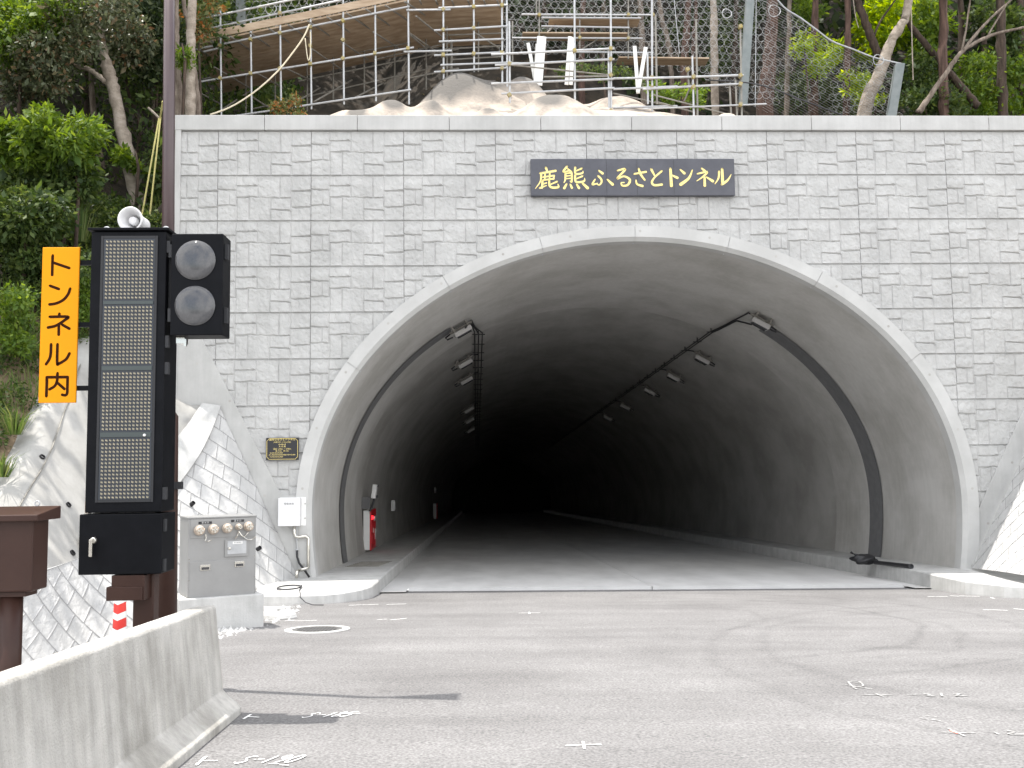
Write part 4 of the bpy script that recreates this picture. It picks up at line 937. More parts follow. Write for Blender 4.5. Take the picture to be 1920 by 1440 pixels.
mark([[(535, 1165), (552, 1163.6)], [(556, 1165), (592, 1163.8)]], .035, 'white sprayed dash just behind the manhole cover')
mark([[(655, 1135.4), (676, 1134.6)], [(680, 1134.6), (708, 1133.6)], [(726, 1134), (760, 1133)]], .04, 'broken white sprayed line in front of the left kerb')
mark([[(708, 1162.5), (724, 1161.5)], [(732, 1163), (754, 1161)], [(752, 1161), (762, 1160)]], .03, 'faint white sprayed dash right of the manhole cover')
mark([[(1741, 1119), (1752, 1118.8)], [(1756, 1119), (1775, 1119)], [(1783, 1117.6), (1797, 1118.6)], [(1800, 1118), (1835, 1119)]], .045, 'broken white sprayed line below the right kerb corner')
mark([[(1845, 1144), (1858, 1144)], [(1862, 1144), (1887, 1145)], [(1902, 1142), (1925, 1144)]], .045, 'white sprayed dashes on the asphalt near the right edge')
mark([[(1888, 1119.8), (1914, 1120)], [(1858, 1121), (1864, 1122.5)]], .04, 'short white sprayed line under the right kerb at the frame edge')
mark([[(1590, 1279), (1610, 1278.5), (1618, 1287), (1600, 1288), (1590, 1279)], [(1586, 1285), (1634, 1293)], [(1598, 1289), (1606, 1293)], [(1602, 1282), (1612, 1282)]], .018, 'white sprayed boxed figure on the right asphalt', 'chalkf')
mark([[(1620, 1304), (1672, 1304)], [(1641, 1301), (1656, 1307)], [(1702, 1303.2), (1724, 1303)], [(1731, 1301), (1744, 1304), (1736, 1305), (1750, 1306)], [(1764, 1301), (1767, 1307)], [(1776, 1305), (1780, 1305.2)], [(1789, 1302), (1800, 1302), (1793, 1306), (1812, 1306)]], .020, 'white sprayed cross and figures in the middle of the right asphalt', 'chalkf')
mark([[(1725, 1347), (1740, 1350)], [(1735, 1343), (1755, 1345)], [(1748, 1350), (1765, 1354)]], .014, 'faint white sprayed scribble above the red-dotted cross', 'chalkf')
mark([[(1766, 1374), (1828, 1375.5)], [(1778, 1367), (1808, 1381)], [(1864, 1374), (1872, 1378)], [(1888, 1371), (1902, 1374), (1890, 1378), (1920, 1378)]], .016, 'white sprayed cross and figures at the lower right edge', 'chalkf')
mark([[(1784, 1371), (1795, 1376)]], .03, 'red sprayed dot on the lower right cross', 'chalkr')

# gravel strip and stones by the plinth
mb = MB(); rr = random.Random(5)
for k in range(420):
    x = rr.uniform(400, 560); y = 1190-(x-400)/160*48+rr.gauss(0, 5.5)
    if y > 1198 or y < 1135: continue
    p = gpt(x, y); s = rr.choice((.02, .025, .03, .04, .055)); vs = []
    for (a_, b2_) in ((0, 1), (1, 1), (2, 1), (3, 1), (4, 1), (0, 0)):
        an = a_*1.256+rr.uniform(-.4, .4); vs.append(p+Vector((math.cos(an)*s*rr.uniform(.6, 1.2), math.sin(an)*s*rr.uniform(.6, 1.2), -.01)) if b2_ else p+Vector((rr.uniform(-.3, .3)*s, rr.uniform(-.3, .3)*s, s*rr.uniform(.5, .9))))
    mb.add(vs, [(i, (i+1) % 5, 5) for i in range(5)])
tag(mb.build('gravel', M['curb']), 'pale gravel and stones between the plinth and the kerb', 'gravel', kind='stuff')
p = gpt(520, 1160); G = []
for i in range(9):
    th = math.pi*i/8; G.append([(p.x+.26*math.sin(th)*math.cos(f_)*(1+.2*math.sin(2*f_+1)), p.y+.2*math.sin(th)*math.sin(f_), p.z+.02+.11*math.cos(th)*(1+.2*math.cos(f_*3))) for f_ in np.linspace(0, 2*math.pi, 13)])
tag(MB().grid(G).build('rubble_stone', M['curb']), 'large pale rubble stone in the gravel beside the plinth', 'stone')
# ================================================================== hillside
def hz(X, Y):
    X = np.asarray(X, float); Y = np.asarray(Y, float)
    zl = 4.0 + .65*(Y-19.8) + .72*(-7.8-X); zl = np.minimum(zl, 9.5+.50*(Y-23)+.45*np.maximum(-8-X, 0))
    sl = np.interp(X, [-9, -4, -2, 3, 6, 8, 14, 30], [.40, .30, .42, .50, .42, .30, .27, .30])
    zb = 8.6 + sl*(Y-22) + .62*np.maximum(Y-37, 0)
    k = np.maximum(sstep(-6.2, -9.0, X), sstep(23.2, 21.2, Y)*sstep(-5.7, -6.6, X))
    z = zb*(1-k)+zl*k
    z = np.where((X > 14) , np.minimum(z, 8.6+.45*(Y-22)+.5*np.maximum(Y-36, 0)), z)
    return z + .35*fbm(X*.45, Y*.45, 61, 4)*np.clip((np.abs(Y-20)+np.abs(X+8)*.3)/3, .3, 1.4)
hx = np.concatenate([np.arange(-70, -20, 2.5), np.arange(-20, 20, .4), np.arange(20, 75, 2.5)])
hy = np.concatenate([np.arange(2, 22, .5), np.arange(22, 45, .45), np.arange(45, 115, 2.5)])
HX, HY = np.meshgrid(hx, hy); HP = np.stack([HX, HY, hz(HX, HY)], -1)
xc_ = (HX[:-1, :-1]+HX[1:, 1:])/2; yc_ = (HY[:-1, :-1]+HY[1:, 1:])/2
sx_ = np.interp(yc_, [2, 10, 14, 16, 17.3, 18.6, 19.8, 20.2, 21, 22], [-11.0, -9.2, -8.05, -7.85, -7.8, -7.9, -7.85, -7.6, -7.2, -6.6])
keep = ((yc_ > 22.0) | (xc_ < sx_+.18))
hill = tag(gridmesh('hillside', HP, M['soil'], mask=keep), kind='structure')
hv = np.zeros(len(hill.data.vertices)*3, np.float32); hill.data.vertices.foreach_get('co', hv); hv = hv.reshape(-1, 3)
def cut_edge(y): return np.interp(y, [2, 10, 14, 16, 17.3, 18.6, 19.8, 20.2, 21, 24], [-11.0, -9.2, -8.05, -7.85, -7.8, -7.9, -7.85, -7.6, -7.2, -6.6])
set_attr(hill, 'cut', np.where(hv[:, 1] < 22, np.clip(1.25-(cut_edge(hv[:, 1])-hv[:, 0])/1.9+1.1*fbm(hv[:, 0]*1.3, hv[:, 1]*1.3, 15, 3), 0, 1), 0))
def hzf(x, y): return float(hz(x, y))

# sprayed-mortar bench just behind the coping, with the lumps left by the stumps
mxs = np.arange(-5.6, 8.6, .10); mys = np.arange(22.1, 28.3, .10); MX, MY = np.meshgrid(mxs, mys)
def mz(X, Y):
    s = np.interp(X, [-5.4, -4.2, -2, 0, 2, 4, 5.5, 7, 8.6], [.02, .30, .40, .45, .48, .50, .42, .18, .0])
    z = np.interp(X, [-5.6, -4.9, -4.0, 6.4, 7.6, 8.6], [8.7, 9.35, 9.52, 9.45, 9.1, 8.8]) + s*(Y-22.1) - .035*np.maximum(Y-25.5, 0)**2
    for (lx, ly, h, rr_, ry) in ((.15, 26.2, .85, 1.15, .8), (-.75, 25.8, .5, .75, .5), (1.55, 26.6, .65, .5, .5), (-2.07, 24.6, .55, .42, .45), (-1.15, 24.8, .45, .36, .4), (2.05, 23.9, .55, .75, .5), (.37, 23.6, .30, .32, .3), (-2.9, 24.2, .35, .5, .4), (3.9, 25.8, .3, .8, .5), (6.2, 23.0, .25, .35, .3), (-3.5, 24.6, .3, .4, .4)):
        d = np.sqrt(((X-lx)/rr_)**2+((Y-ly)/ry)**2); z = z + h*np.exp(-d**2.6*.75)
    return z + .26*fbm(X*.8, Y*.8, 71, 2) + .06*fbm(X*3.2, Y*3.2, 77, 4)
MZ = mz(MX, MY)
md = gridmesh('mortar_bench', np.stack([MX, MY, MZ], -1), M['mound']); tag(md, kind='structure')
lm_ = sum(np.exp(-(((MX-a)/c)**2+((MY-b)/d)**2)**1.5) for a, b, c, d in ((.15, 26.1, .95, .9), (-.75, 25.7, .7, .7), (1.6, 26.6, .45, .5), (2.05, 23.75, .6, .4), (-2.05, 24.5, .35, .4), (-1.1, 24.7, .3, .4), (.4, 23.55, .25, .25), (-2.9, 24.1, .3, .35)))
set_attr(md, 'lump', np.clip(lm_*(.85+.9*fbm(MX*1.7, MY*1.7, 5, 4)), 0, 1))
def topz(x, y): return max(hzf(x, y), float(mz(x, y)) if -5.5 < x < 8.5 and 22.1 < y < 28.3 else -99)

# ================================================================== scaffolding
def sc_tube(root, kind, a, b, Ya, Yb, r=.026, m='galv', caps=True):
    A = at(*a, Ya); B = at(*b, Yb); o = MB().tube(A, B, r, 8).build(kind, M[m], root)
    return A, B
def clamps(root, pts):
    for p in pts: MB().box(p, (.09, .11, .09), Matrix.Rotation(random.random()*1.5, 4, 'Y')).build('clamp', M['yellowcap'], root)
Yf, Yk = 26.0, 28.6
wk = thing('scaffold_walkway', at(560, 215, Yf), 'long tube scaffold with a sloping timber deck rising to the right above the wall', 'scaffold', 'tube scaffolds on the slope above the portal')
for (x, y0, y1) in ((413, 5, 216), (470, 38, 216), (525, 2, 186), (582, 8, 199), (643, -20, 190), (703, -20, 184), (765, -25, 190)): sc_tube(wk, 'standard', (x, y0), (x+2, y1+6), Yf, Yf, .027)
for (x, y0, y1) in ((461, 118, 216), (516, 108, 216), (576, 96, 205), (625, 84, 184), (683, 68, 170), (740, 58, 172), (799, 45, 165), (845, 30, 160)): sc_tube(wk, 'standard', (x, y0), (x, y1+4), Yk, Yk, .024, 'galvd')
for a, b in (((350, 41), (560, -3)), ((385, 55), (640, 0)), ((350, 96), (768, 12)), ((345, 158), (776, 89)), ((430, 219), (771, 168)), ((382, 97), (420, 88))): sc_tube(wk, 'ledger', a, b, Yf-.05, Yf-.05, .027)
for a, b in (((365, 133), (560, 96)), ((370, 150), (770, 80)), ((560, 152), (860, 92)), ((700, 112), (880, 72)), ((470, 205), (800, 130))): sc_tube(wk, 'ledger', a, b, Yk, Yk, .024, 'galvd')
for a, b in (((402, 126), (470, 166)), ((478, 135), (530, 165)), ((530, 125), (585, 152)), ((585, 92), (640, 130)), ((640, 78), (690, 112)), ((700, 60), (755, 95)), ((765, 60), (830, 105)), ((350, 160), (430, 205)), ((470, 180), (525, 216)), ((590, 190), (660, 150)), ((660, 186), (720, 155)), ((400, 216), (470, 170)), ((540, 200), (600, 165))): sc_tube(wk, 'brace', a, b, Yf, Yk, .024, 'galvd')
for t in np.linspace(0, 1, 12):                    # putlogs sticking out under the deck edge
    xx = 365+t*400; yy = 90-t*80
    sc_tube(wk, 'putlog', (xx-6, yy-7), (xx+70, yy+44), Yf-.35, Yk, .024, 'galvd')
def deck(root, pts_f, pts_b, th=.045, nb=6):
    for k in range(nb):
        t0, t1 = k/nb, (k+.97)/nb; mb = MB(); G = []
        for pf, pb_ in zip(pts_f, pts_b): G.append((pf.lerp(pb_, t0), pf.lerp(pb_, t1)))
        for (a, b), (c, d) in zip(G[:-1], G[1:]):
            u = Vector((0, 0, th)); mb.add([a, b, d, c, a+u, b+u, d+u, c+u], [(0, 1, 2, 3), (7, 6, 5, 4), (0, 3, 7, 4), (1, 5, 6, 2), (0, 4, 5, 1), (3, 2, 6, 7)])
        mb.build('deck_board', M['plank'], root)
df = [at(355, 86, Yf), at(560, 44, Yf), at(770, 0, Yf)]
db = [p+Vector((0, Yk-Yf+.9, .05)) for p in df]; deck(wk, df, db, .05, 8)
tb = MB()
for a, b in zip(df[:-1], df[1:]): tb.prism([a+Vector((0, -.02, .06)), b+Vector((0, -.02, .06)), b+Vector((0, -.02, .27)), a+Vector((0, -.02, .27))], (0, -.03, 0))
tb.build('toe_board', M['plank'], wk)
clamps(wk, [at(x, y, Yf-.04) for x, y in ((413, 86), (470, 74), (525, 62), (582, 51), (643, 39), (413, 147), (470, 138), (525, 129), (582, 120), (643, 110), (703, 100), (765, 91), (643, 75), (582, 86), (413, 15), (525, 25))])
# centre tower with a horizontal deck
tw = thing('scaffold_tower', at(855, 180, Yf), 'tall tube scaffold bay under a flat timber deck above the grey mortar lump', 'scaffold', 'tube scaffolds on the slope above the portal')
for (x, y0, y1) in ((831, -25, 180), (888, -25, 130), (941, -25, 192), (950, -25, 190)): sc_tube(tw, 'standard', (x, y0), (x+1, y1+5), Yf, Yf, .027)
for (x, y0, y1) in ((838, 50, 152), (897, 40, 130), (847, 80, 150)): sc_tube(tw, 'standard', (x, y0), (x, y1+5), Yf+1.6, Yf+1.6, .024, 'galvd')
for a, b in (((762, 19), (845, 18)), ((822, 15), (952, 9)), ((814, 57), (950, 49)), ((823, 78), (945, 73)), ((757, 97), (847, 95)), ((814, 104), (945, 98)), ((826, 122), (960, 117)), ((814, 135), (950, 127))): sc_tube(tw, 'ledger', a, b, Yf-.05, Yf-.05, .028)
for a, b in (((820, 40), (940, 37)), ((830, 66), (945, 62)), ((830, 92), (945, 86)), ((845, 112), (940, 106)), ((770, 146), (860, 128))): sc_tube(tw, 'ledger', a, b, Yf+1.6, Yf+1.6, .024, 'galvd')
for a, b in (((765, 62), (800, 92)), ((780, 30), (840, 78)), ((888, 60), (935, 90))): sc_tube(tw, 'brace', a, b, Yf, Yf+1.6, .024, 'galvd')
dd0 = [at(770, -2, Yf), at(865, -6, Yf), at(946, -10, Yf)]; deck(tw, dd0, [p+Vector((0, 3.2, .02)) for p in dd0], .05, 8)
for x in (790, 820, 850, 880, 910, 935): sc_tube(tw, 'putlog', (x-3, 0), (x+14, 42), Yf-.2, Yf+3.2, .024, 'galvd')
clamps(tw, [at(x, y, Yf-.04) for x, y in ((831, 18), (888, 13), (941, 10), (831, 56), (888, 53), (831, 103), (941, 99), (888, 101), (831, 134), (941, 128), (941, 176))])
# right guard scaffold along the edge of the bench
Yg = 25.2
gs = thing('scaffold_guard', at(1090, 190, Yg), 'low tube scaffold of double rails crossing the sunlit mortar bench', 'scaffold', 'tube scaffolds on the slope above the portal')
for (x, y0, y1) in ((1077, -25, 193), (1145, -25, 208), (1141, 90, 200), (1222, -25, 208), (1214, 100, 190), (955, 40, 188)): sc_tube(gs, 'standard', (x, y0), (x+1, y1+5), Yg, Yg, .028)
for a, b in (((921, 102), (1152, 91)), ((928, 122), (1152, 111)), ((921, 157), (1150, 148)), ((940, 176), (1152, 165)), ((1150, 147), (1270, 145)), ((1150, 167), (1270, 162)), ((1150, 202), (1270, 199))): sc_tube(gs, 'ledger', a, b, Yg-.06, Yg-.06, .030)
for a, b in (((960, 122), (1145, 141)), ((1075, 195), (1150, 209)), ((1150, 175), (1262, 200)), ((1020, 144), (1145, 143))): sc_tube(gs, 'brace', a, b, Yg, Yg+.7, .022, 'galvd')
clamps(gs, [at(x, y, Yg-.04) for x, y in ((1077, 95), (1145, 91), (1145, 111), (1145, 141), (1077, 193), (1145, 208), (1222, 146), (1222, 165), (955, 120), (955, 178))])
# back platform scaffold on the slope
Yb = 29.3
bs = thing('scaffold_platform', at(1090, 75, Yb), 'tube scaffold with narrow work decks standing behind the bench before the ring net', 'scaffold', 'tube scaffolds on the slope above the portal')
for (x, y0, y1) in ((1011, -20, 70), (1087, 25, 100), (1178, -20, 105), (1224, -20, 80), (961, 40, 110), (1006, -20, 28)): sc_tube(bs, 'standard', (x, y0), (x, y1+6), Yb, Yb, .023, 'galvd')
for a, b in (((978, 27), (1222, 28)), ((1015, 33), (1202, 34)), ((1015, 49), (1180, 52)), ((960, 71), (1205, 72)), ((1010, 97), (1225, 99)), ((940, 118), (1010, 119))): sc_tube(bs, 'ledger', a, b, Yb-.05, Yb-.05, .028)
for (a, b) in (((980, 62), (1180, 63)), ((1030, 36), (1200, 37)), ((1160, 108), (1330, 110))):
    p0, p1 = at(*a, Yb), at(*b, Yb); deck(bs, [p0, p1], [p0+Vector((0, .55, .0)), p1+Vector((0, .55, .0))], .04, 2)
for a, b in (((1011, 75), (1060, 30)), ((1087, 95), (1150, 55))): sc_tube(bs, 'brace', a, b, Yb, Yb+.6, .022, 'galvd')
clamps(bs, [at(x, y, Yb-.04) for x, y in ((1011, 28), (1178, 28), (1011, 71), (1087, 71), (1178, 72), (1224, 28))])
# far right scaffold
Yr = 24.4
rs = thing('scaffold_end', at(1340, 200, Yr), 'tube scaffold end bay with two bright rails in front of the grey net post', 'scaffold', 'tube scaffolds on the slope above the portal')
for (x, y0, y1, m) in ((1298, 105, 214, 'galv'), (1305, 36, 216, 'galvd'), (1388, 48, 216, 'galvd'), (1368, 156, 214, 'galvd'), (1379, 150, 214, 'galvd'), (1289, 128, 160, 'galvd'), (1229, 30, 190, 'galvd')): sc_tube(rs, 'standard', (x, y0), (x+3, y1+5), Yr, Yr, .026, m)
for a, b in (((1205, 147), (1394, 141)), ((1205, 167), (1390, 157)), ((1205, 204), (1437, 195))): sc_tube(rs, 'ledger', a, b, Yr-.05, Yr-.05, .029 if a[1] < 200 else .022)
for a, b in (((1226, 178), (1375, 217)), ((1304, 140), (1283, 190)), ((1229, 190), (1300, 210))): sc_tube(rs, 'brace', a, b, Yr, Yr+.3, .02, 'galvd')
clamps(rs, [at(x, y, Yr-.05) for x, y in ((1388, 142), (1388, 158), (1300, 144), (1300, 163), (1388, 50), (1289, 130), (1388, 196))])
# loose white boards standing on the bench
for (a, b, wd, Y, lab) in (((1016, 68), (1009, 150), .26, 27.2, 'broad white board standing upright on the bench, widest of its group'), ((990, 80), (1001, 137), .10, 27.3, 'narrow white board leaning right, left of the broad white board'), ((1007, 82), (1004, 136), .09, 27.4, 'narrow white board upright just left of the broad white board'), ((1069, 68), (1063, 149), .11, 27.0, 'white board upright left of the double standards, behind the bench rails'), ((1075, 70), (1071, 149), .10, 26.9, 'thin white board standing against the scaffold tube behind the bench rails'), ((1190, 86), (1196, 165), .10, 26.2, 'white board leaning left, left one of the crossed pair'), ((1211, 88), (1198, 164), .10, 26.1, 'white board leaning right, right one of the crossed pair')):
    A, B = at(*a, Y), at(*b, Y); d = (A-B).normalized(); s = d.cross(Vector((0, 1, 0))).normalized()*wd/2
    tag(MB().prism([B-s-d*.15, B+s-d*.15, A+s, A-s], (0, .03, 0)).build('loose_board', M['pvc'], None, bevel=.004), lab, 'board', 'loose white boards on the bench')
# rope from the walkway down to the coping
rp = [at(580, 46, Yf-.2), at(569, 70, Yf-.25), at(548, 100, Yf-.3), at(523, 131, Yf-.4), at(490, 162, Yf-.6), at(456, 187, Yf-.9), at(425, 204, Yf-1.3), at(394, 215, Yf-1.7)]
tag(MB().path([Vector(p) for p in catmull(rp, 5)], .022, 6).build('rope', M['rope'], None, smooth=True), 'pale slack rope hanging from the scaffold walkway down to the coping', 'rope')
rp = [at(572, 72, Yf-.2), at(576, 105, Yf-.22), at(579, 113, Yf-.22), at(582, 100, Yf-.2), at(582, 60, Yf-.2)]
tag(MB().path([Vector(p) for p in catmull(rp, 5)], .015, 6).build('rope', M['rope'], None, smooth=True), 'short pale rope loop tied to one scaffold standard', 'rope')
rp = [at(1330, 150, 29.5), at(1420, 158, 29.3), at(1500, 186, 29.2), at(1580, 216, 29)]
tag(MB().path([Vector(p) for p in catmull(rp, 5)], .022, 6).build('rope', M['cable'], None), 'dark wire rope sloping down to the right across the foot of the ring net', 'rope')

# ================================================================== rockfall net
YN = 30.0
def net_top(x): return np.interp(x, [300, 1430, 1440, 1500, 1560, 1640, 1692], [-60, -60, -6, 33, 77, 108, 120])
net = thing('rockfall_net', at(1400, 200, YN), 'grey steel ring net with fine wire mesh hung on posts before the forest', 'net')
def ringpts(c, r, n=8):
    return [c+Vector((r*math.cos(2*math.pi*k/n+.2), .03*math.sin(4*math.pi*k/n), r*math.sin(2*math.pi*k/n+.2))) for k in range(n)]
rg = MB(); rd_ = 7.1; rr = random.Random(3)
def rings(x0, x1, ylow):
    row = 0; y = -30.0
    while y < 222:
        x = x0+(row % 2)*rd_
        while x < x1:
            px1, py1 = x+3*math.sin(y*.05+x*.013), y+2.5*math.sin(x*.031+y*.02)
            if py1-7 > net_top(px1) and py1 < ylow(px1):
                if px1 > 1450 and rr.random() < .45: x += 2*rd_; continue
                c = at(px1, py1, YN+.25*math.sin(px1*.02)+.1*math.sin(py1*.06)); rg.path(ringpts(c, .118*rr.uniform(.93, 1.05)), .0058 if px1 < 1440 else .0042, 3, closed=True)
            x += 2*rd_
        y += rd_*1.74; row += 1
rings(345, 780, lambda x: 110-(x-345)*.2)
rings(945, 1690, lambda x: np.interp(x, [945, 1150, 1230, 1330, 1440, 1700], [96, 110, 120, 145, 195, 222]))
rg.build('ring_net', M['wire'], net)
big = MB()
for (x, y, r) in ((1452, 20, .19), (1647, 112, .17), (508, 17, .17), (1363, 25, .15), (1361, -2, .19)): big.path(ringpts(at(x, y, YN-.15), r, 16), .014, 5, closed=True)
for k, f in enumerate(((1452, 20, .19), (1647, 112, .17), (508, 17, .17), (1363, 25, .15))):
    MB().path(ringpts(at(f[0], f[1], YN-.15), f[2], 18), .014, 5, closed=True).build('brake_ring', M['galv'], net)
# fine chain-link wires in both diagonals, clipped under the top rope
fw = MB()
def clipwire(p, q, step=14, xa=940, xb=1688, rad=.003):
    n = max(2, int(abs(q[0]-p[0])/step)); run = []
    for i in range(n+1):
        x = p[0]+(q[0]-p[0])*i/n; y = p[1]+(q[1]-p[1])*i/n
        ok = (xa <= x <= xb) and (net_top(x) <= y <= np.interp(x, [940, 1150, 1300, 1440, 1700], [90, 105, 140, 215, 222]))
        if ok: run.append(at(x, y, YN-.10+.25*math.sin(x*.02)+.02*math.sin(x*.3+y*.2)))
        if (not ok or i == n):
            if len(run) > 1: fw.path(run, rad, 3, caps=False)
            run = []
for k in range(-30, 150): clipwire((900, -160+k*5.8-280), (1720, -160+k*5.8+250), 14, 940, 1425, .0026)
for k in range(0, 110): clipwire((1420, -180+k*5.0), (1700, -20+k*5.0), 10, 1425, 1688, .0052)
for k in range(-20, 150, 4): clipwire((900, 60+k*5.6+100), (1720, 60+k*5.6-430), 16)
fw.build('wire_mesh', M['wire'], net)
tp_ = [at(x, float(net_top(x)), YN-.1) for x in (1436, 1470, 1500, 1530, 1560, 1600, 1640, 1690)]
MB().path([Vector(p) for p in catmull(tp_, 4)], .026, 6).build('top_rope', M['galv'], net)
for (a, b, r_) in (((1409, -25), (1394, 196), .11), ((449, -20), (452, 60), .11), ((1689, 118), (1672, 222), .12), ((1418, -20), (1416, 200), .012), ((1262, -20), (1274, 100), .012)):
    A, B = at(*a, YN-.2), at(*b, YN-.2)
    if r_ > .05: 
        MB().prism([B+Vector((-r_*1.2, 0, 0)), B+Vector((r_*1.2, 0, 0)), A+Vector((r_*1.2, 0, 0)), A+Vector((-r_*1.2, 0, 0))], (0, .18, 0)).build('post', M['postg'], net, bevel=.01)
    else: MB().tube(A, B, r_, 6).build('stay_wire', M['galv'], net)

# ================================================================== vegetation
def leafcloud(blobs, n, size, seed, up=.35, shell=.45, aspect=.5, droop=.2):
    "blobs: (x, y, z, rx, ry, rz); n leaf blades"
    g = np.random.default_rng(seed); B = np.array(blobs, float); vol = (B[:, 3]*B[:, 4]*B[:, 5])**.8; k = g.choice(len(B), n, p=vol/vol.sum())
    d = g.normal(size=(n, 3)); d /= np.linalg.norm(d, axis=1, keepdims=True)
    r = shell+(1-shell)*g.random(n)**.6; r *= 1+.18*g.normal(size=n)
    P = B[k, :3]+d*r[:, None]*B[k, 3:6]
    ax = d*.7+g.normal(size=(n, 3))*.75; ax[:, 2] -= droop; ax /= np.linalg.norm(ax, axis=1, keepdims=True)
    nr = g.normal(size=(n, 3))*.6; nr[:, 2] += up*2; nr += d*.3
    sd = np.cross(nr, ax); sd /= np.linalg.norm(sd, axis=1, keepdims=True)+1e-9; nn = np.cross(ax, sd)
    s = size*np.exp(g.normal(size=n)*.3); s = s[:, None]
    V = np.stack([P, P+ax*s*.45+sd*s*aspect*.5-nn*s*.06, P+ax*s-nn*s*.10, P+ax*s*.45-sd*s*aspect*.5-nn*s*.06], 1).reshape(-1, 3)
    return V, np.arange(4*n).reshape(n, 4)
def clumps(c, R3_, n, rmin, rmax, seed, flat=.7):
    g = random.Random(seed); out = []
    for _ in range(n):
        while True:
            d = Vector((g.uniform(-1, 1), g.uniform(-1, 1), g.uniform(-1, 1)))
            if d.length < 1: break
        r = g.uniform(rmin, rmax); out.append((c[0]+d.x*R3_[0], c[1]+d.y*R3_[1], c[2]+d.z*R3_[2], r, r, r*flat))
    return out
def bush(name, label, cat, blobs, n, size, lm, seed, group=None, stem=None, **kw):
    V, Fq = leafcloud(blobs, n, size, seed, **kw)
    if stem:
        t = thing(name, stem[0][0], label, cat, group); npmesh('foliage', V, Fq, M[lm], t)
        MB().path(stem[0], stem[1], 6).build('stem', M[stem[2] if len(stem) > 2 else 'barkd'], t, smooth=True); return t
    return tag(npmesh(name, V, Fq, M[lm]), label, cat, group)
def trunkpath(pts, rads, m=6, wob=.03, seed=0):
    P = catmull(pts, m); t = np.linspace(0, 1, len(P)); rr_ = np.interp(t, np.linspace(0, 1, len(rads)), rads); g = np.random.default_rng(seed)
    P = P+g.normal(size=P.shape)*wob*rr_[:, None]*3; return [Vector(p) for p in P], list(rr_*(1+.06*g.normal(size=len(P))))
def tree(name, label, trunks, bark, crown=None, lm='lf_dark', n=3000, size=.16, seed=1, group=None, cat='tree', **kw):
    "trunks: list of (points, radii); the first is the trunk, the others limbs"
    t = thing(name, trunks[0][0][0], label, cat, group)
    for k, (pts, rads) in enumerate(trunks):
        P, rr_ = trunkpath(pts, rads, seed=seed+k); MB().path(P, rr_, 10).build('trunk' if k == 0 else 'limb', M[bark], t, smooth=True)
    if crown:
        V, Fq = leafcloud(crown, n, size, seed+50, **kw); npmesh('crown', V, Fq, M[lm], t)
    return t
def px_trunk(pix, Y, up=7.0, lean=(0, 0)):
    "trunk through photo pixels (bottom to top) at distance Y, carried on above the frame"
    P = [at(x, y, Y) for x, y in pix]; b = P[0].copy(); b.z = min(b.z, hzf(b.x, Y))-.3; P = [b]+P[0:]
    if up: d = (P[-1]-P[-2]).normalized(); P.append(P[-1]+Vector((d.x*.4, 0, 1)).normalized()*up+Vector(lean+(0,)))
    return P
def crown_at(p, r, n, seed, flat=.6): return clumps(p, (r, r, r*.55), n, r*.28, r*.5, seed, flat)

# --- right forest: conifer trunks, a leaning pale trunk, crossing limbs
FR = 'forest trees above the right end of the wall'
spec = [  # pixels bottom->top, Y, radii, bark, label
 ([(1770, 217), (1768, 110), (1768, 0)], 31, (.16, .14), 'barkr', 'dark reddish conifer trunk rising straight behind the crossing limb at right'),
 ([(1806, 217), (1803, 100), (1801, 0)], 36, (.13, .12), 'barkd', 'slim dark trunk half lit on one edge, between two thicker conifers'),
 ([(1880, 217), (1878, 100), (1876, 0)], 33, (.17, .15), 'barkd', 'thick dark conifer trunk second from the right edge'),
 ([(1914, 217), (1913, 0)], 35, (.13, .12), 'barkd', 'dark trunk standing at the very right edge'),
 ([(1850, 217), (1845, 80), (1842, 0)], 40, (.12, .10), 'barkd', 'dim trunk deep in shade between the two right conifers'),
 ([(1528, 217), (1527, 120), (1528, 0)], 33, (.15, .13), 'barkr', 'reddish trunk seen through the net just above its sloping top rope'),
 ([(1587, 217), (1588, 120), (1590, 0)], 32, (.12, .11), 'barkr', 'slim reddish brown trunk behind the middle of the sloping net'),
 ([(1433, 214), (1441, 120), (1448, 0)], 31.2, (.27, .20), 'barkr', 'broad reddish trunk behind the net beside the grey post'),
 ([(1475, 214), (1477, 100), (1480, 0)], 34, (.10, .09), 'bark', 'thin grey trunk behind the net right of the broad reddish trunk'),
 ([(1340, 160), (1339, 80), (1337, 0)], 33, (.14, .13), 'barkp', 'pale straight trunk behind the ring net left of the grey post'),
 ([(1283, 140), (1286, 70), (1290, 0)], 34, (.14, .12), 'barkr', 'brown trunk behind the ring net left of the pale straight trunk'),
 ([(1300, 120), (1302, 60), (1305, 0)], 36, (.09, .08), 'barkr', 'slim brown trunk close beside a thicker brown trunk behind the ring net'),
 ([(1258, 120), (1248, 60), (1236, 0)], 35, (.10, .09), 'bark', 'thin grey trunk leaning left behind the ring net'),
 ([(1205, 110), (1203, 50), (1200, 0)], 36, (.12, .11), 'bark', 'grey trunk behind the ring net above the back platform'),
 ([(1090, 110), (1092, 50), (1094, 0)], 37, (.13, .12), 'barkr', 'brown trunk behind the back scaffold platform'),
 ([(1130, 110), (1131, 50), (1132, 0)], 39, (.10, .10), 'bark', 'dim grey trunk deeper behind the back scaffold platform'),
 ([(1020, 110), (1021, 50), (1020, 0)], 38, (.12, .11), 'barkd', 'dark trunk behind the ring net right of the scaffold tower'),
 ([(1375, 170), (1378, 80), (1380, 0)], 37, (.10, .09), 'barkd', 'dark thin trunk in the gap right of the pale straight trunk'),
]
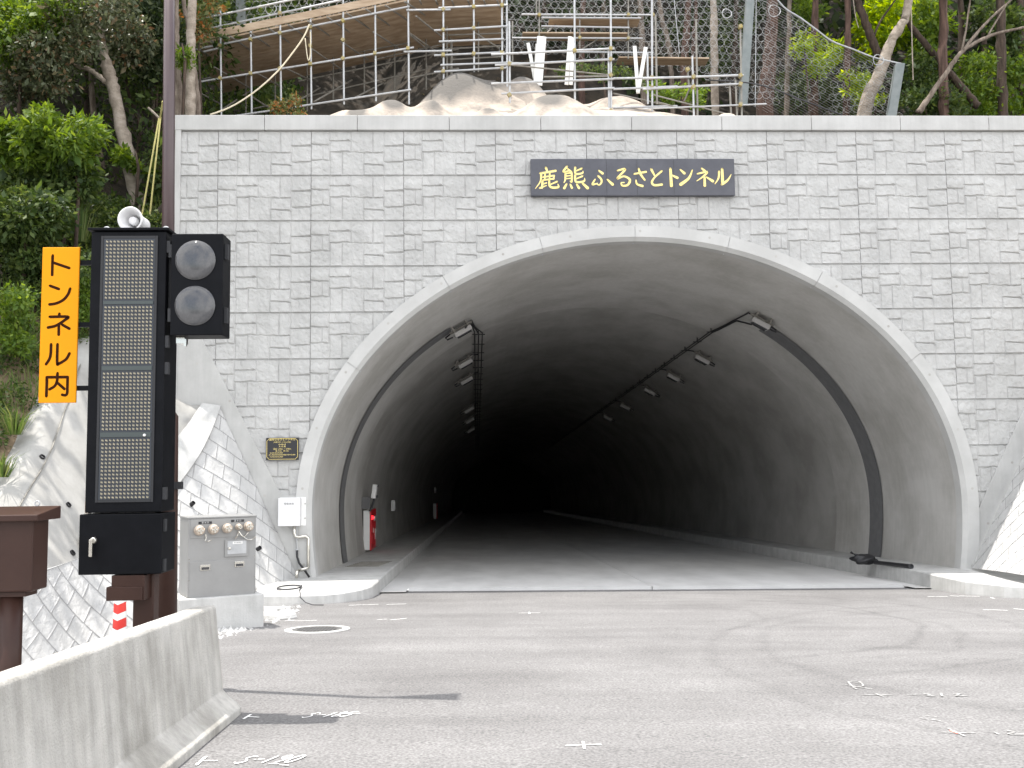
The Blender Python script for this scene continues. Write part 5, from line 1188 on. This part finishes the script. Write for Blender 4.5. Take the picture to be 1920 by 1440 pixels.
for k, (pix, Y, rads, bk, lab) in enumerate(spec):
    P = px_trunk(pix, Y); cr_ = crown_at(P[-1]+Vector((0, .5, .6)), 2.6, 9, 300+k)
    tree('conifer_tree', lab, [(P, (rads[0], rads[0], rads[1], rads[1]*.7))], bk, cr_, 'lf_dark', 260, .42, 100+k, FR)
tree('leaning_tree', 'smooth pale trunk curving up to the right behind the net corner', [(px_trunk([(1618, 217), (1655, 125), (1672, 75), (1690, 45), (1703, 0)], 30.8, 5), (.26, .23, .17, .15, .14, .12))], 'barkp', crown_at(at(1720, -120, 31), 2.4, 9, 71), 'lf_bright', 900, .3, 171, FR)
tree('fallen_tree', 'dark trunk leaning left across the conifer at right', [([at(1835, 200, 31.6), at(1790, 150, 31.6), at(1745, 95, 31.4), at(1712, 55, 31.2), at(1692, 27, 31.0)], (.13, .12, .11, .10, .06))], 'barkd', group=FR, seed=172)
tree('leaning_tree', 'brown forked limb slanting up to the right edge in front of the conifers', [([at(1722, 212, 29.6), at(1745, 178, 29.6), at(1780, 128, 29.6), at(1806, 95, 29.6), at(1850, 70, 29.6), at(1890, 58, 29.6), at(1940, 48, 29.6)], (.10, .085, .075, .065, .055, .045, .04)),
   ([at(1806, 95, 29.6), at(1832, 62, 29.7), at(1862, 30, 29.8), at(1905, -8, 29.9)], (.055, .045, .04, .03)), ([at(1803, 98, 29.6), at(1812, 50, 29.5), at(1819, 0, 29.5), at(1822, -30, 29.5)], (.035, .03, .025, .02)), ([at(1850, 70, 29.6), at(1880, 20, 29.5), at(1900, -10, 29.4)], (.03, .025, .02))], 'bark', group=FR, seed=173)
tree('leaning_tree', 'dark trunk bending down to the right behind the sloping net edge', [([at(1648, 105, 32), at(1634, 70, 32), at(1622, 40, 32), at(1608, 0, 32), at(1598, -30, 32)], (.13, .14, .13, .12, .11)), ([at(1636, 75, 32), at(1648, 45, 32), at(1668, 15, 32), at(1684, -8, 32)], (.04, .035, .03, .02))], 'barkd', group=FR, seed=174)
for k, (pts, r0, lab) in enumerate((([at(1712, 150, 29.4), at(1710, 80, 29.4), at(1708, 0, 29.4), at(1706, -30, 29.4)], .018, 'thin pale vine hanging straight beside the smooth leaning trunk'), ([at(1600, 0, 31), at(1604, 30, 31), at(1610, 52, 31)], .015, 'thin pale vine hanging above the sloping net'))):
    tag(MB().path([Vector(p) for p in catmull(pts, 4)], r0, 5).build('vine', M['barkp']), lab, 'vine')
# understory foliage, lit lime at centre right and dark green elsewhere
UG = 'understory shrubs behind the net'
def pxclump(spots, Y, r, seed, flat=.75, dy=1.0):
    g = random.Random(seed); out = []
    for (x, y) in spots:
        for _ in range(3):
            p = at(x+g.uniform(-14, 14), y+g.uniform(-10, 10), Y+g.uniform(-dy, dy)); q = r*g.uniform(.6, 1.2); out.append((p.x, p.y, p.z, q, q, q*flat))
    return out
def shrub(label, spots, Y, r, n, size, lm, seed, name='understory_shrub', dy=1.0, **kw):
    bl = pxclump(spots, Y, r, seed, dy=dy); b = bl[len(bl)//2]; g0_ = hzf(b[0], b[1])
    return bush(name, label, 'shrub', bl, n, size, lm, seed, UG, ([Vector((b[0], b[1], g0_-.2)), Vector((b[0]+.1, b[1], (g0_+b[2])/2)), Vector((b[0], b[1], b[2]+.2))], [.06, .045, .02]), **kw)
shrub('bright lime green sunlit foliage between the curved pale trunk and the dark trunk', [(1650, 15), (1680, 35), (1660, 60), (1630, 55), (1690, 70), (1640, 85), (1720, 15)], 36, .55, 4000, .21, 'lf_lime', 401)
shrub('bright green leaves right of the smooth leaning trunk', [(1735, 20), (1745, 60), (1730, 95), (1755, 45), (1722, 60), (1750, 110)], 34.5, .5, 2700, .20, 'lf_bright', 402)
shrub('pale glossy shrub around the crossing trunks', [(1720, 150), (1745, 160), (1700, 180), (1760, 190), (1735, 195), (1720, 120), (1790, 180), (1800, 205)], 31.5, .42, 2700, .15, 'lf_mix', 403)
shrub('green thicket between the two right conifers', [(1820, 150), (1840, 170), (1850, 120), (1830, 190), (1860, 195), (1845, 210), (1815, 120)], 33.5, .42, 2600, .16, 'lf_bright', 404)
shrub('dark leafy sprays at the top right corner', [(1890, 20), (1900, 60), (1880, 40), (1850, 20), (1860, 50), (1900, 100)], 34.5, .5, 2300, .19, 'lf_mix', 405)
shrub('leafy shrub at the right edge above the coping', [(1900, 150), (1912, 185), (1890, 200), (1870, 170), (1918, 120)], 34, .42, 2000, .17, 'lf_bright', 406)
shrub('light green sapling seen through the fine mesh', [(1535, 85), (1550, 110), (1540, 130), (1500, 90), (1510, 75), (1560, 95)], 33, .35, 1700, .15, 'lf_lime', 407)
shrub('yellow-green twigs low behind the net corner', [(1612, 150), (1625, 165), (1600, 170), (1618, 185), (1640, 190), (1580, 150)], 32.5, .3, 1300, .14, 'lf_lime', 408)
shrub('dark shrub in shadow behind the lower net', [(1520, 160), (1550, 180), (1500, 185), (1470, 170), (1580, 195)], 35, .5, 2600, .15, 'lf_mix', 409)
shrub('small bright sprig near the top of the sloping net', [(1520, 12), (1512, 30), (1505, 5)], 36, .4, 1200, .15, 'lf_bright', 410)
shrub('green sprays between trunks behind the ring net', [(1320, 40), (1265, 60), (1350, 90), (1370, 60), (1360, 120), (1395, 40)], 38, .5, 2200, .16, 'lf_mix', 411)
shrub('low weeds in sun behind the end scaffold rails', [(1240, 165), (1260, 175), (1280, 168), (1295, 180), (1320, 170), (1250, 185), (1310, 190)], 26.2, .20, 2600, .075, 'lf_bright', 412, dy=.4)
shrub('weeds at the upper edge of the bench by the white boards', [(1085, 128), (1110, 132), (1060, 126), (1130, 138), (1170, 135), (1190, 150)], 28.3, .2, 1500, .07, 'lf_mix', 413, dy=.4)
shrub('small red-tipped shrub on the coping edge under the walkway', [(520, 205), (535, 200), (552, 208), (545, 192), (527, 196)], 24.3, .16, 1100, .075, 'shrub_r', 414, name='small_shrub', dy=.25)
shrub('orange-tipped leafy branch hanging above the walkway at left', [(385, 18), (375, 40), (392, 50), (370, 60), (362, 25), (380, 5)], 25.0, .24, 900, .10, 'shrub_r', 415, name='leafy_branch', dy=.3)

# --- far forest as one mass, and the canopy over it
g = np.random.default_rng(91); bl = []
for k in range(1500):
    x = g.uniform(-34, 50); y = g.uniform(38, 66); z = hzf(x, y)+g.uniform(0, 13); r = g.uniform(.9, 2.1); bl.append((x, y, z, r, r, r*.7))
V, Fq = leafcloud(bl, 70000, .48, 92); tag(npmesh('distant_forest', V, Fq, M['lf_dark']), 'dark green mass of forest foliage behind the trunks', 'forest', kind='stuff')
bl = []
for k in range(420):
    x = g.uniform(-30, 44); y = g.uniform(33, 58); z = hzf(x, y)+g.uniform(10, 17); r = g.uniform(1.2, 2.6)
    if y < 36 and -6 < x < 8: continue
    if y < 46 and 8 < x < 21 and g.random() < .8: continue
    bl.append((x, y, z, r, r, r*.6))
V, Fq = leafcloud(bl, 15000, .8, 93); tag(npmesh('forest_canopy', V, Fq, M['lf_dark']), 'high leafy canopy roofing the forest above the slope', 'forest', kind='stuff')

# --- left hillside trees
LG = 'trees on the left hillside'
YT = 24.0
lean = [at(272, 425, YT), at(252, 350, YT), at(235, 270, YT), at(214, 175, YT), at(203, 130, YT), at(192, 85, YT), at(180, 30, YT), at(172, -40, YT)]
br1 = [at(206, 160, YT), at(190, 147, YT), at(170, 132, YT), at(145, 124, YT), at(118, 112, YT)]
cw = pxclump([(150, 80), (110, 105), (70, 95), (180, 20), (130, 30), (100, 60), (60, 130), (40, 170), (90, 150), (20, 140), (215, 5)], YT-.5, .5, 501)+pxclump([(200, 60), (230, 70), (250, 50), (245, 100), (265, 90), (160, 60)], YT+1.0, .5, 502)
tree('oak_tree', 'leaning grey-barked oak with dull green reddish-tipped leaves at upper left', [(lean, (.20, .18, .165, .15, .14, .11, .09, .06)), (br1, (.075, .065, .06, .05, .03))], 'barkp', cw, 'lf_oak', 11000, .12, 510, LG)
for k, (pix, Y, rads, bk, lab) in enumerate((
  ([(357, 213), (356, 150), (358, 80), (360, 0)], 23.6, (.125, .12, .11, .10), 'barkp', 'straight pale grey trunk standing at the left end of the coping, thickest of three'),
  ([(336, 213), (334, 150), (331, 80), (330, 0)], 24.0, (.10, .09, .08, .07), 'bark', 'slim grey trunk close to the brown pole at the coping end'),
  ([(370, 213), (367, 160), (361, 110), (352, 40), (344, -10)], 24.2, (.08, .075, .07, .06, .05), 'bark', 'thin grey trunk leaning left behind the thickest coping-end trunk'))):
    P = px_trunk(pix, Y, 4); tree('broadleaf_tree', lab, [(P, (rads[0],)+rads+(.05,))], bk, crown_at(P[-1], 1.6, 8, 520+k), 'lf_oak', 900, .16, 530+k, LG)
for k, (pix, Y, r0, lab) in enumerate((
  ([(198, 345), (188, 300), (180, 250), (172, 160)], 26.5, .10, 'crooked brown trunk in deep shade left of the leaning oak'),
  ([(168, 310), (165, 240), (162, 150)], 27.5, .09, 'dim grey trunk in deep shade below the lime shrub'),
  ([(276, 60), (282, 120), (290, 190)][::-1], 26.5, .07, 'thin dark trunk between the leaning oak and the brown pole'),
  ([(300, 190), (297, 140), (296, 60)], 26.8, .06, 'thin pale trunk close left of the brown pole'),
  ([(118, 210), (120, 120), (118, 60)], 28.5, .07, 'thin dark stem behind the oak foliage at upper left'),
  ([(255, 300), (262, 240), (240, 170)], 26, .05, 'thin sapling stem behind the leaning oak'))):
    P = px_trunk(pix, Y, 2); tree('shaded_tree', lab, [(P, (r0, r0, r0*.9, r0*.8, r0*.5))], 'barkd' if k % 2 else 'bark', crown_at(P[-1], 1.4, 6, 540+k), 'lf_dark', 900, .16, 550+k, LG)
# branch stubs and ropes near the pole
tag(MB().path([at(278, 202, 22.8), at(290, 213, 22.8), at(299, 222, 22.8)], .03, 6).build('branch_stub', M['barkp']), 'short cut pale branch stub tied with ropes left of the brown pole', 'branch')
for k, (a, b, lab) in enumerate(((( 298, 222), (266, 405), 'yellow rope, left one of two stretched from the branch stub down to the message board'), ((301, 220), (280, 412), 'yellow rope, right one of two stretched from the branch stub down to the message board'), ((300, 222), (305, 190), 'short yellow rope tail above the branch stub'))):
    tag(MB().tube(at(*a, 22.7), at(*b, 22.2), .020, 6).build('rope', M['ropey']), lab, 'rope', 'ropes by the brown pole')
SG = 'bushes on the left slope'
def lbush(label, spots, Y, r, n, size, lm, seed, dy=.6, **kw):
    bl = pxclump(spots, Y, r, seed, dy=dy); b = bl[len(bl)//2]; g0_ = hzf(b[0], b[1])
    return bush('leafy_bush', label, 'bush', bl, n, size, lm, seed, SG, ([Vector((b[0], b[1], min(g0_, b[2])-.4)), Vector((b[0]+.08, b[1], b[2]-.1)), Vector((b[0], b[1], b[2]+.3))], [.05, .04, .02]), **kw)
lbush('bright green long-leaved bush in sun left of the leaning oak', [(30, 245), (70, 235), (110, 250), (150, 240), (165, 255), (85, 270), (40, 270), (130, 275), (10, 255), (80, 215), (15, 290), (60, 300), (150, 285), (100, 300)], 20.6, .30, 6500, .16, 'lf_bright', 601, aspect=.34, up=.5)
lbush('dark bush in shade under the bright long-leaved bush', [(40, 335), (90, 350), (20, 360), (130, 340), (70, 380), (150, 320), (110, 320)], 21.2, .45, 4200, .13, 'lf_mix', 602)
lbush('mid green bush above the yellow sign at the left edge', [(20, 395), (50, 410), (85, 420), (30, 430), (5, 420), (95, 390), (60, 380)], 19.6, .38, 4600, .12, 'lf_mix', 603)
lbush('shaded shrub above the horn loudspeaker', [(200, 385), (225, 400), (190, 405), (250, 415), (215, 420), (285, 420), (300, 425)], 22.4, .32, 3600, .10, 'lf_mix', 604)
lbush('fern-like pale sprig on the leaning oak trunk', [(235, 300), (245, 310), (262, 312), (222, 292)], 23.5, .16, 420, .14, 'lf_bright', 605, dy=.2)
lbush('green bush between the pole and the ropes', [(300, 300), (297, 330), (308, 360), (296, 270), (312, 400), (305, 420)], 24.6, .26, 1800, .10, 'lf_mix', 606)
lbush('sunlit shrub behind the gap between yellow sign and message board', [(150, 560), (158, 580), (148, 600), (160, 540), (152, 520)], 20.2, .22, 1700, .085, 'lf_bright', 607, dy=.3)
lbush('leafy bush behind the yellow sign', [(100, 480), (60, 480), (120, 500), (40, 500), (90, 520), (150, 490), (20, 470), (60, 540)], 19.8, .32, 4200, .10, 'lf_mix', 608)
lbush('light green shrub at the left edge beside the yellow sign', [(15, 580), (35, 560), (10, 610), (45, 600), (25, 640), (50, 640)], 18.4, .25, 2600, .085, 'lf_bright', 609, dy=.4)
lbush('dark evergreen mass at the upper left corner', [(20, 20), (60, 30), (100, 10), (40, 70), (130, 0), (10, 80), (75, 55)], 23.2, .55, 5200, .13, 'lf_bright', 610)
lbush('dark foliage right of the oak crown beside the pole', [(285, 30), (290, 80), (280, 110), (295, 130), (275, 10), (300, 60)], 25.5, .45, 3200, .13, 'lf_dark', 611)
lbush('small leafy tuft on the coping-end trunks', [(340, 105), (350, 112), (345, 95), (338, 120), (356, 100)], 23.3, .16, 600, .09, 'lf_bright', 612, dy=.2)
# deep-shade foliage of the left hill (one mass)
bl = []; g = np.random.default_rng(95)
for k in range(900):
    x = g.uniform(-30, -6.6) if k % 3 else g.uniform(-14, -6.6); y = g.uniform(19.5, 44)
    if (x > -8.2 and y < 23) or (y < 20 and x > float(cut_edge(y))-1.7): continue
    r = g.uniform(.35, .95); z = hzf(x, y)+g.uniform(-.1, .5 if y < 25 else 6); bl.append((x, y, z, r, r, r*.75))
V, Fq = leafcloud(bl, 85000, .18, 96); tag(npmesh('hill_foliage', V, Fq, M['lf_mix']), 'dense dark undergrowth covering the left hillside', 'undergrowth', kind='stuff')
bl = []
for k in range(170):
    x = g.uniform(-28, -7.0); y = g.uniform(22.5, 42); z = max(hzf(x, y)+g.uniform(6, 11), 15+.2*(y-22)+g.uniform(0, 3)); r = g.uniform(1.0, 2.0); bl.append((x, y, z, r, r, r*.55))
for k in range(230):
    x = g.uniform(-14.5, -8.6); y = g.uniform(11, 21.5); z = g.uniform(8.5, 15); r = g.uniform(.4, .9)
    if not (x < -.503*y-1.2 or z > 3.3+.5*y) or (y < 15 and g.random() < .6): continue
    bl.append((x, y, z, r, r, r*.6))
V, Fq = leafcloud(bl, 17000, .36, 97); tag(npmesh('hill_canopy', V, Fq, M['lf_dark']), 'leafy canopy over the left hillside', 'forest', kind='stuff')
# grass and low weeds on the slope above the mortar
g = np.random.default_rng(98); VV_ = []; nb_ = 0; n = 15000
x = g.uniform(-13, -7.3, n); y = g.uniform(11, 24, n); keepb = x < np.interp(y, [2, 10, 14, 16, 17.3, 18.6, 19.8, 20.2, 21, 24], [-11.0, -9.2, -8.05, -7.85, -7.8, -7.9, -7.85, -7.6, -7.2, -6.6])-.05
dens = fbm(x*.9, y*.9, 3, 3) > -.10; k = keepb & dens; x, y = x[k], y[k]; z = hz(x, y); n = len(x)
h = g.uniform(.10, .42, n)*(1+.8*np.clip(fbm(x*.6, y*.6, 8, 2)*4, -.5, 1)); a = g.uniform(0, 6.28, n); l = g.normal(size=(n, 2))*.22; wd_ = g.uniform(.008, .018, n)
b0_ = np.stack([x, y, z], -1); sx1_ = np.stack([np.cos(a)*wd_, np.sin(a)*wd_, 0*a], -1); md_ = b0_+np.stack([l[:, 0]*h*.5, l[:, 1]*h*.5, h*.6], -1); tp2 = b0_+np.stack([l[:, 0]*h*2.0, l[:, 1]*h*2.0, h*.9], -1)
V = np.stack([b0_-sx1_, b0_+sx1_, md_+sx1_*.8, md_-sx1_*.8, tp2+sx1_*.1, tp2-sx1_*.1], 1).reshape(-1, 3); i0 = np.arange(n)*6
Fq = np.concatenate([np.stack([i0, i0+1, i0+2, i0+3], -1), np.stack([i0+3, i0+2, i0+4, i0+5], -1)])
tag(npmesh('slope_grass', V, Fq, M['grass']), 'grass and weeds growing on the soil above the mortar slope', 'grass', kind='stuff')
bl = []
for k in range(260):
    y_ = g.uniform(12, 22.5); x_ = np.interp(y_, [2, 10, 14, 16, 17.3, 18.6, 19.8, 20.2, 21, 24], [-11.0, -9.2, -8.05, -7.85, -7.8, -7.9, -7.85, -7.6, -7.2, -6.6])-abs(g.normal())*1.6-.12
    if float(fbm(x_*.8, y_*.8, 21, 3)) < -.04: continue
    r = g.uniform(.08, .24); bl.append((x_, y_, hzf(x_, y_)+r*.4, r*1.3, r*1.3, r))
V, Fq = leafcloud(bl, 17000, .07, 99); tag(npmesh('slope_weeds', V, Fq, M['lf_mix']), 'low leafy weeds scattered on the bare slope', 'weeds', kind='stuff')
# litter on the bare slope and the forest floor
n = 9000; x = np.concatenate([g.uniform(-13, -7.4, n//2), g.uniform(-5, 16, n//2)]); y = np.concatenate([g.uniform(11, 24, n//2), g.uniform(26, 40, n//2)])
bl = [(xx, yy, hzf(xx, yy)+.02, .12, .12, .02) for xx, yy in zip(x[::6], y[::6]) if not (xx > np.interp(yy, [2, 10, 14, 16, 17.3, 18.6, 19.8, 20.2, 21, 24], [-11.0, -9.2, -8.05, -7.85, -7.8, -7.9, -7.85, -7.6, -7.2, -6.6])-.1 and yy < 25)]
V, Fq = leafcloud(bl, 9000, .09, 94, up=1.2); tag(npmesh('leaf_litter', V, Fq, M['lf_dry']), 'dry leaf litter on the soil between the trees', 'leaf litter', kind='stuff')
# tall grass tuft behind the horn
def tuft(label, c, n, h0, spread, seed):
    g = np.random.default_rng(seed); V = []; F_ = []
    for k in range(n):
        a = g.uniform(0, 6.28); r = spread*g.random(); p = Vector((c.x+r*math.cos(a)*.4, c.y+r*math.sin(a)*.4, c.z)); h_ = h0*g.uniform(.5, 1.1); o = Vector((math.cos(a), math.sin(a), 0))*r*1.6*g.uniform(.6, 1.4)
        s = Vector((-math.sin(a), math.cos(a), 0))*.010; q1_ = p+o*.35+Vector((0, 0, h_*.6)); q2_ = p+o+Vector((0, 0, h_*g.uniform(.6, .95))); i = len(V)
        V += [p-s, p+s, q1_+s*.8, q1_-s*.8, q2_+s*.1, q2_-s*.1]; F_ += [(i, i+1, i+2, i+3), (i+3, i+2, i+4, i+5)]
    return tag(npmesh('grass_tuft', np.array([tuple(v) for v in V]), F_, M['grass']), label, 'grass tuft', 'grass tufts on the left slope')
def gp(x, y, Y): p = at(x, y, Y); return p
tuft('tall pampas-like grass tuft left of the horn loudspeaker', at(150, 455, 21.2), 170, 1.25, .42, 700)
tuft('arching grass tuft at the left edge above the mortar slope', at(28, 815, 16.6), 120, .55, .30, 701)
tuft('grass tuft hanging over the mortar edge near the left border', at(5, 895, 15.6), 80, .45, .25, 702)
tuft('pale grass tuft at the left edge beside the yellow sign', at(38, 640, 18.4), 90, .8, .30, 703)
# ================================================================== loose pieces become parts of their own
def split_islands(o):
    me = o.data; n = len(me.vertices); par = list(range(n))
    def find(a):
        while par[a] != a: par[a] = par[par[a]]; a = par[a]
        return a
    for e in me.edges:
        a, b = find(e.vertices[0]), find(e.vertices[1])
        if a != b: par[a] = b
    isl = {}
    for p in me.polygons: isl.setdefault(find(p.vertices[0]), []).append(tuple(p.vertices))
    if len(isl) < 2: return
    for k, fs in enumerate(isl.values()):
        used = sorted({i for f in fs for i in f}); mp = {v: i for i, v in enumerate(used)}
        m2 = bpy.data.meshes.new(o.name.split('.')[0]); m2.from_pydata([me.vertices[i].co for i in used], [], [tuple(mp[i] for i in f) for f in fs]); m2.update()
        for m in me.materials: m2.materials.append(m)
        if k == 0: o.data = m2
        else:
            c = o.copy(); c.data = m2; COL.objects.link(c)
SPLIT = ('hinge', 'band', 'bracket', 'bolt', 'screw', 'lifting_eye', 'clip', 'label_plate', 'reflective_band', 'board_seam', 'clamp', 'chain', 'lug', 'form_tie_mark')
for o in list(COL.objects):
    if o.type == 'MESH' and o.name.split('.')[0] in SPLIT: split_islands(o)
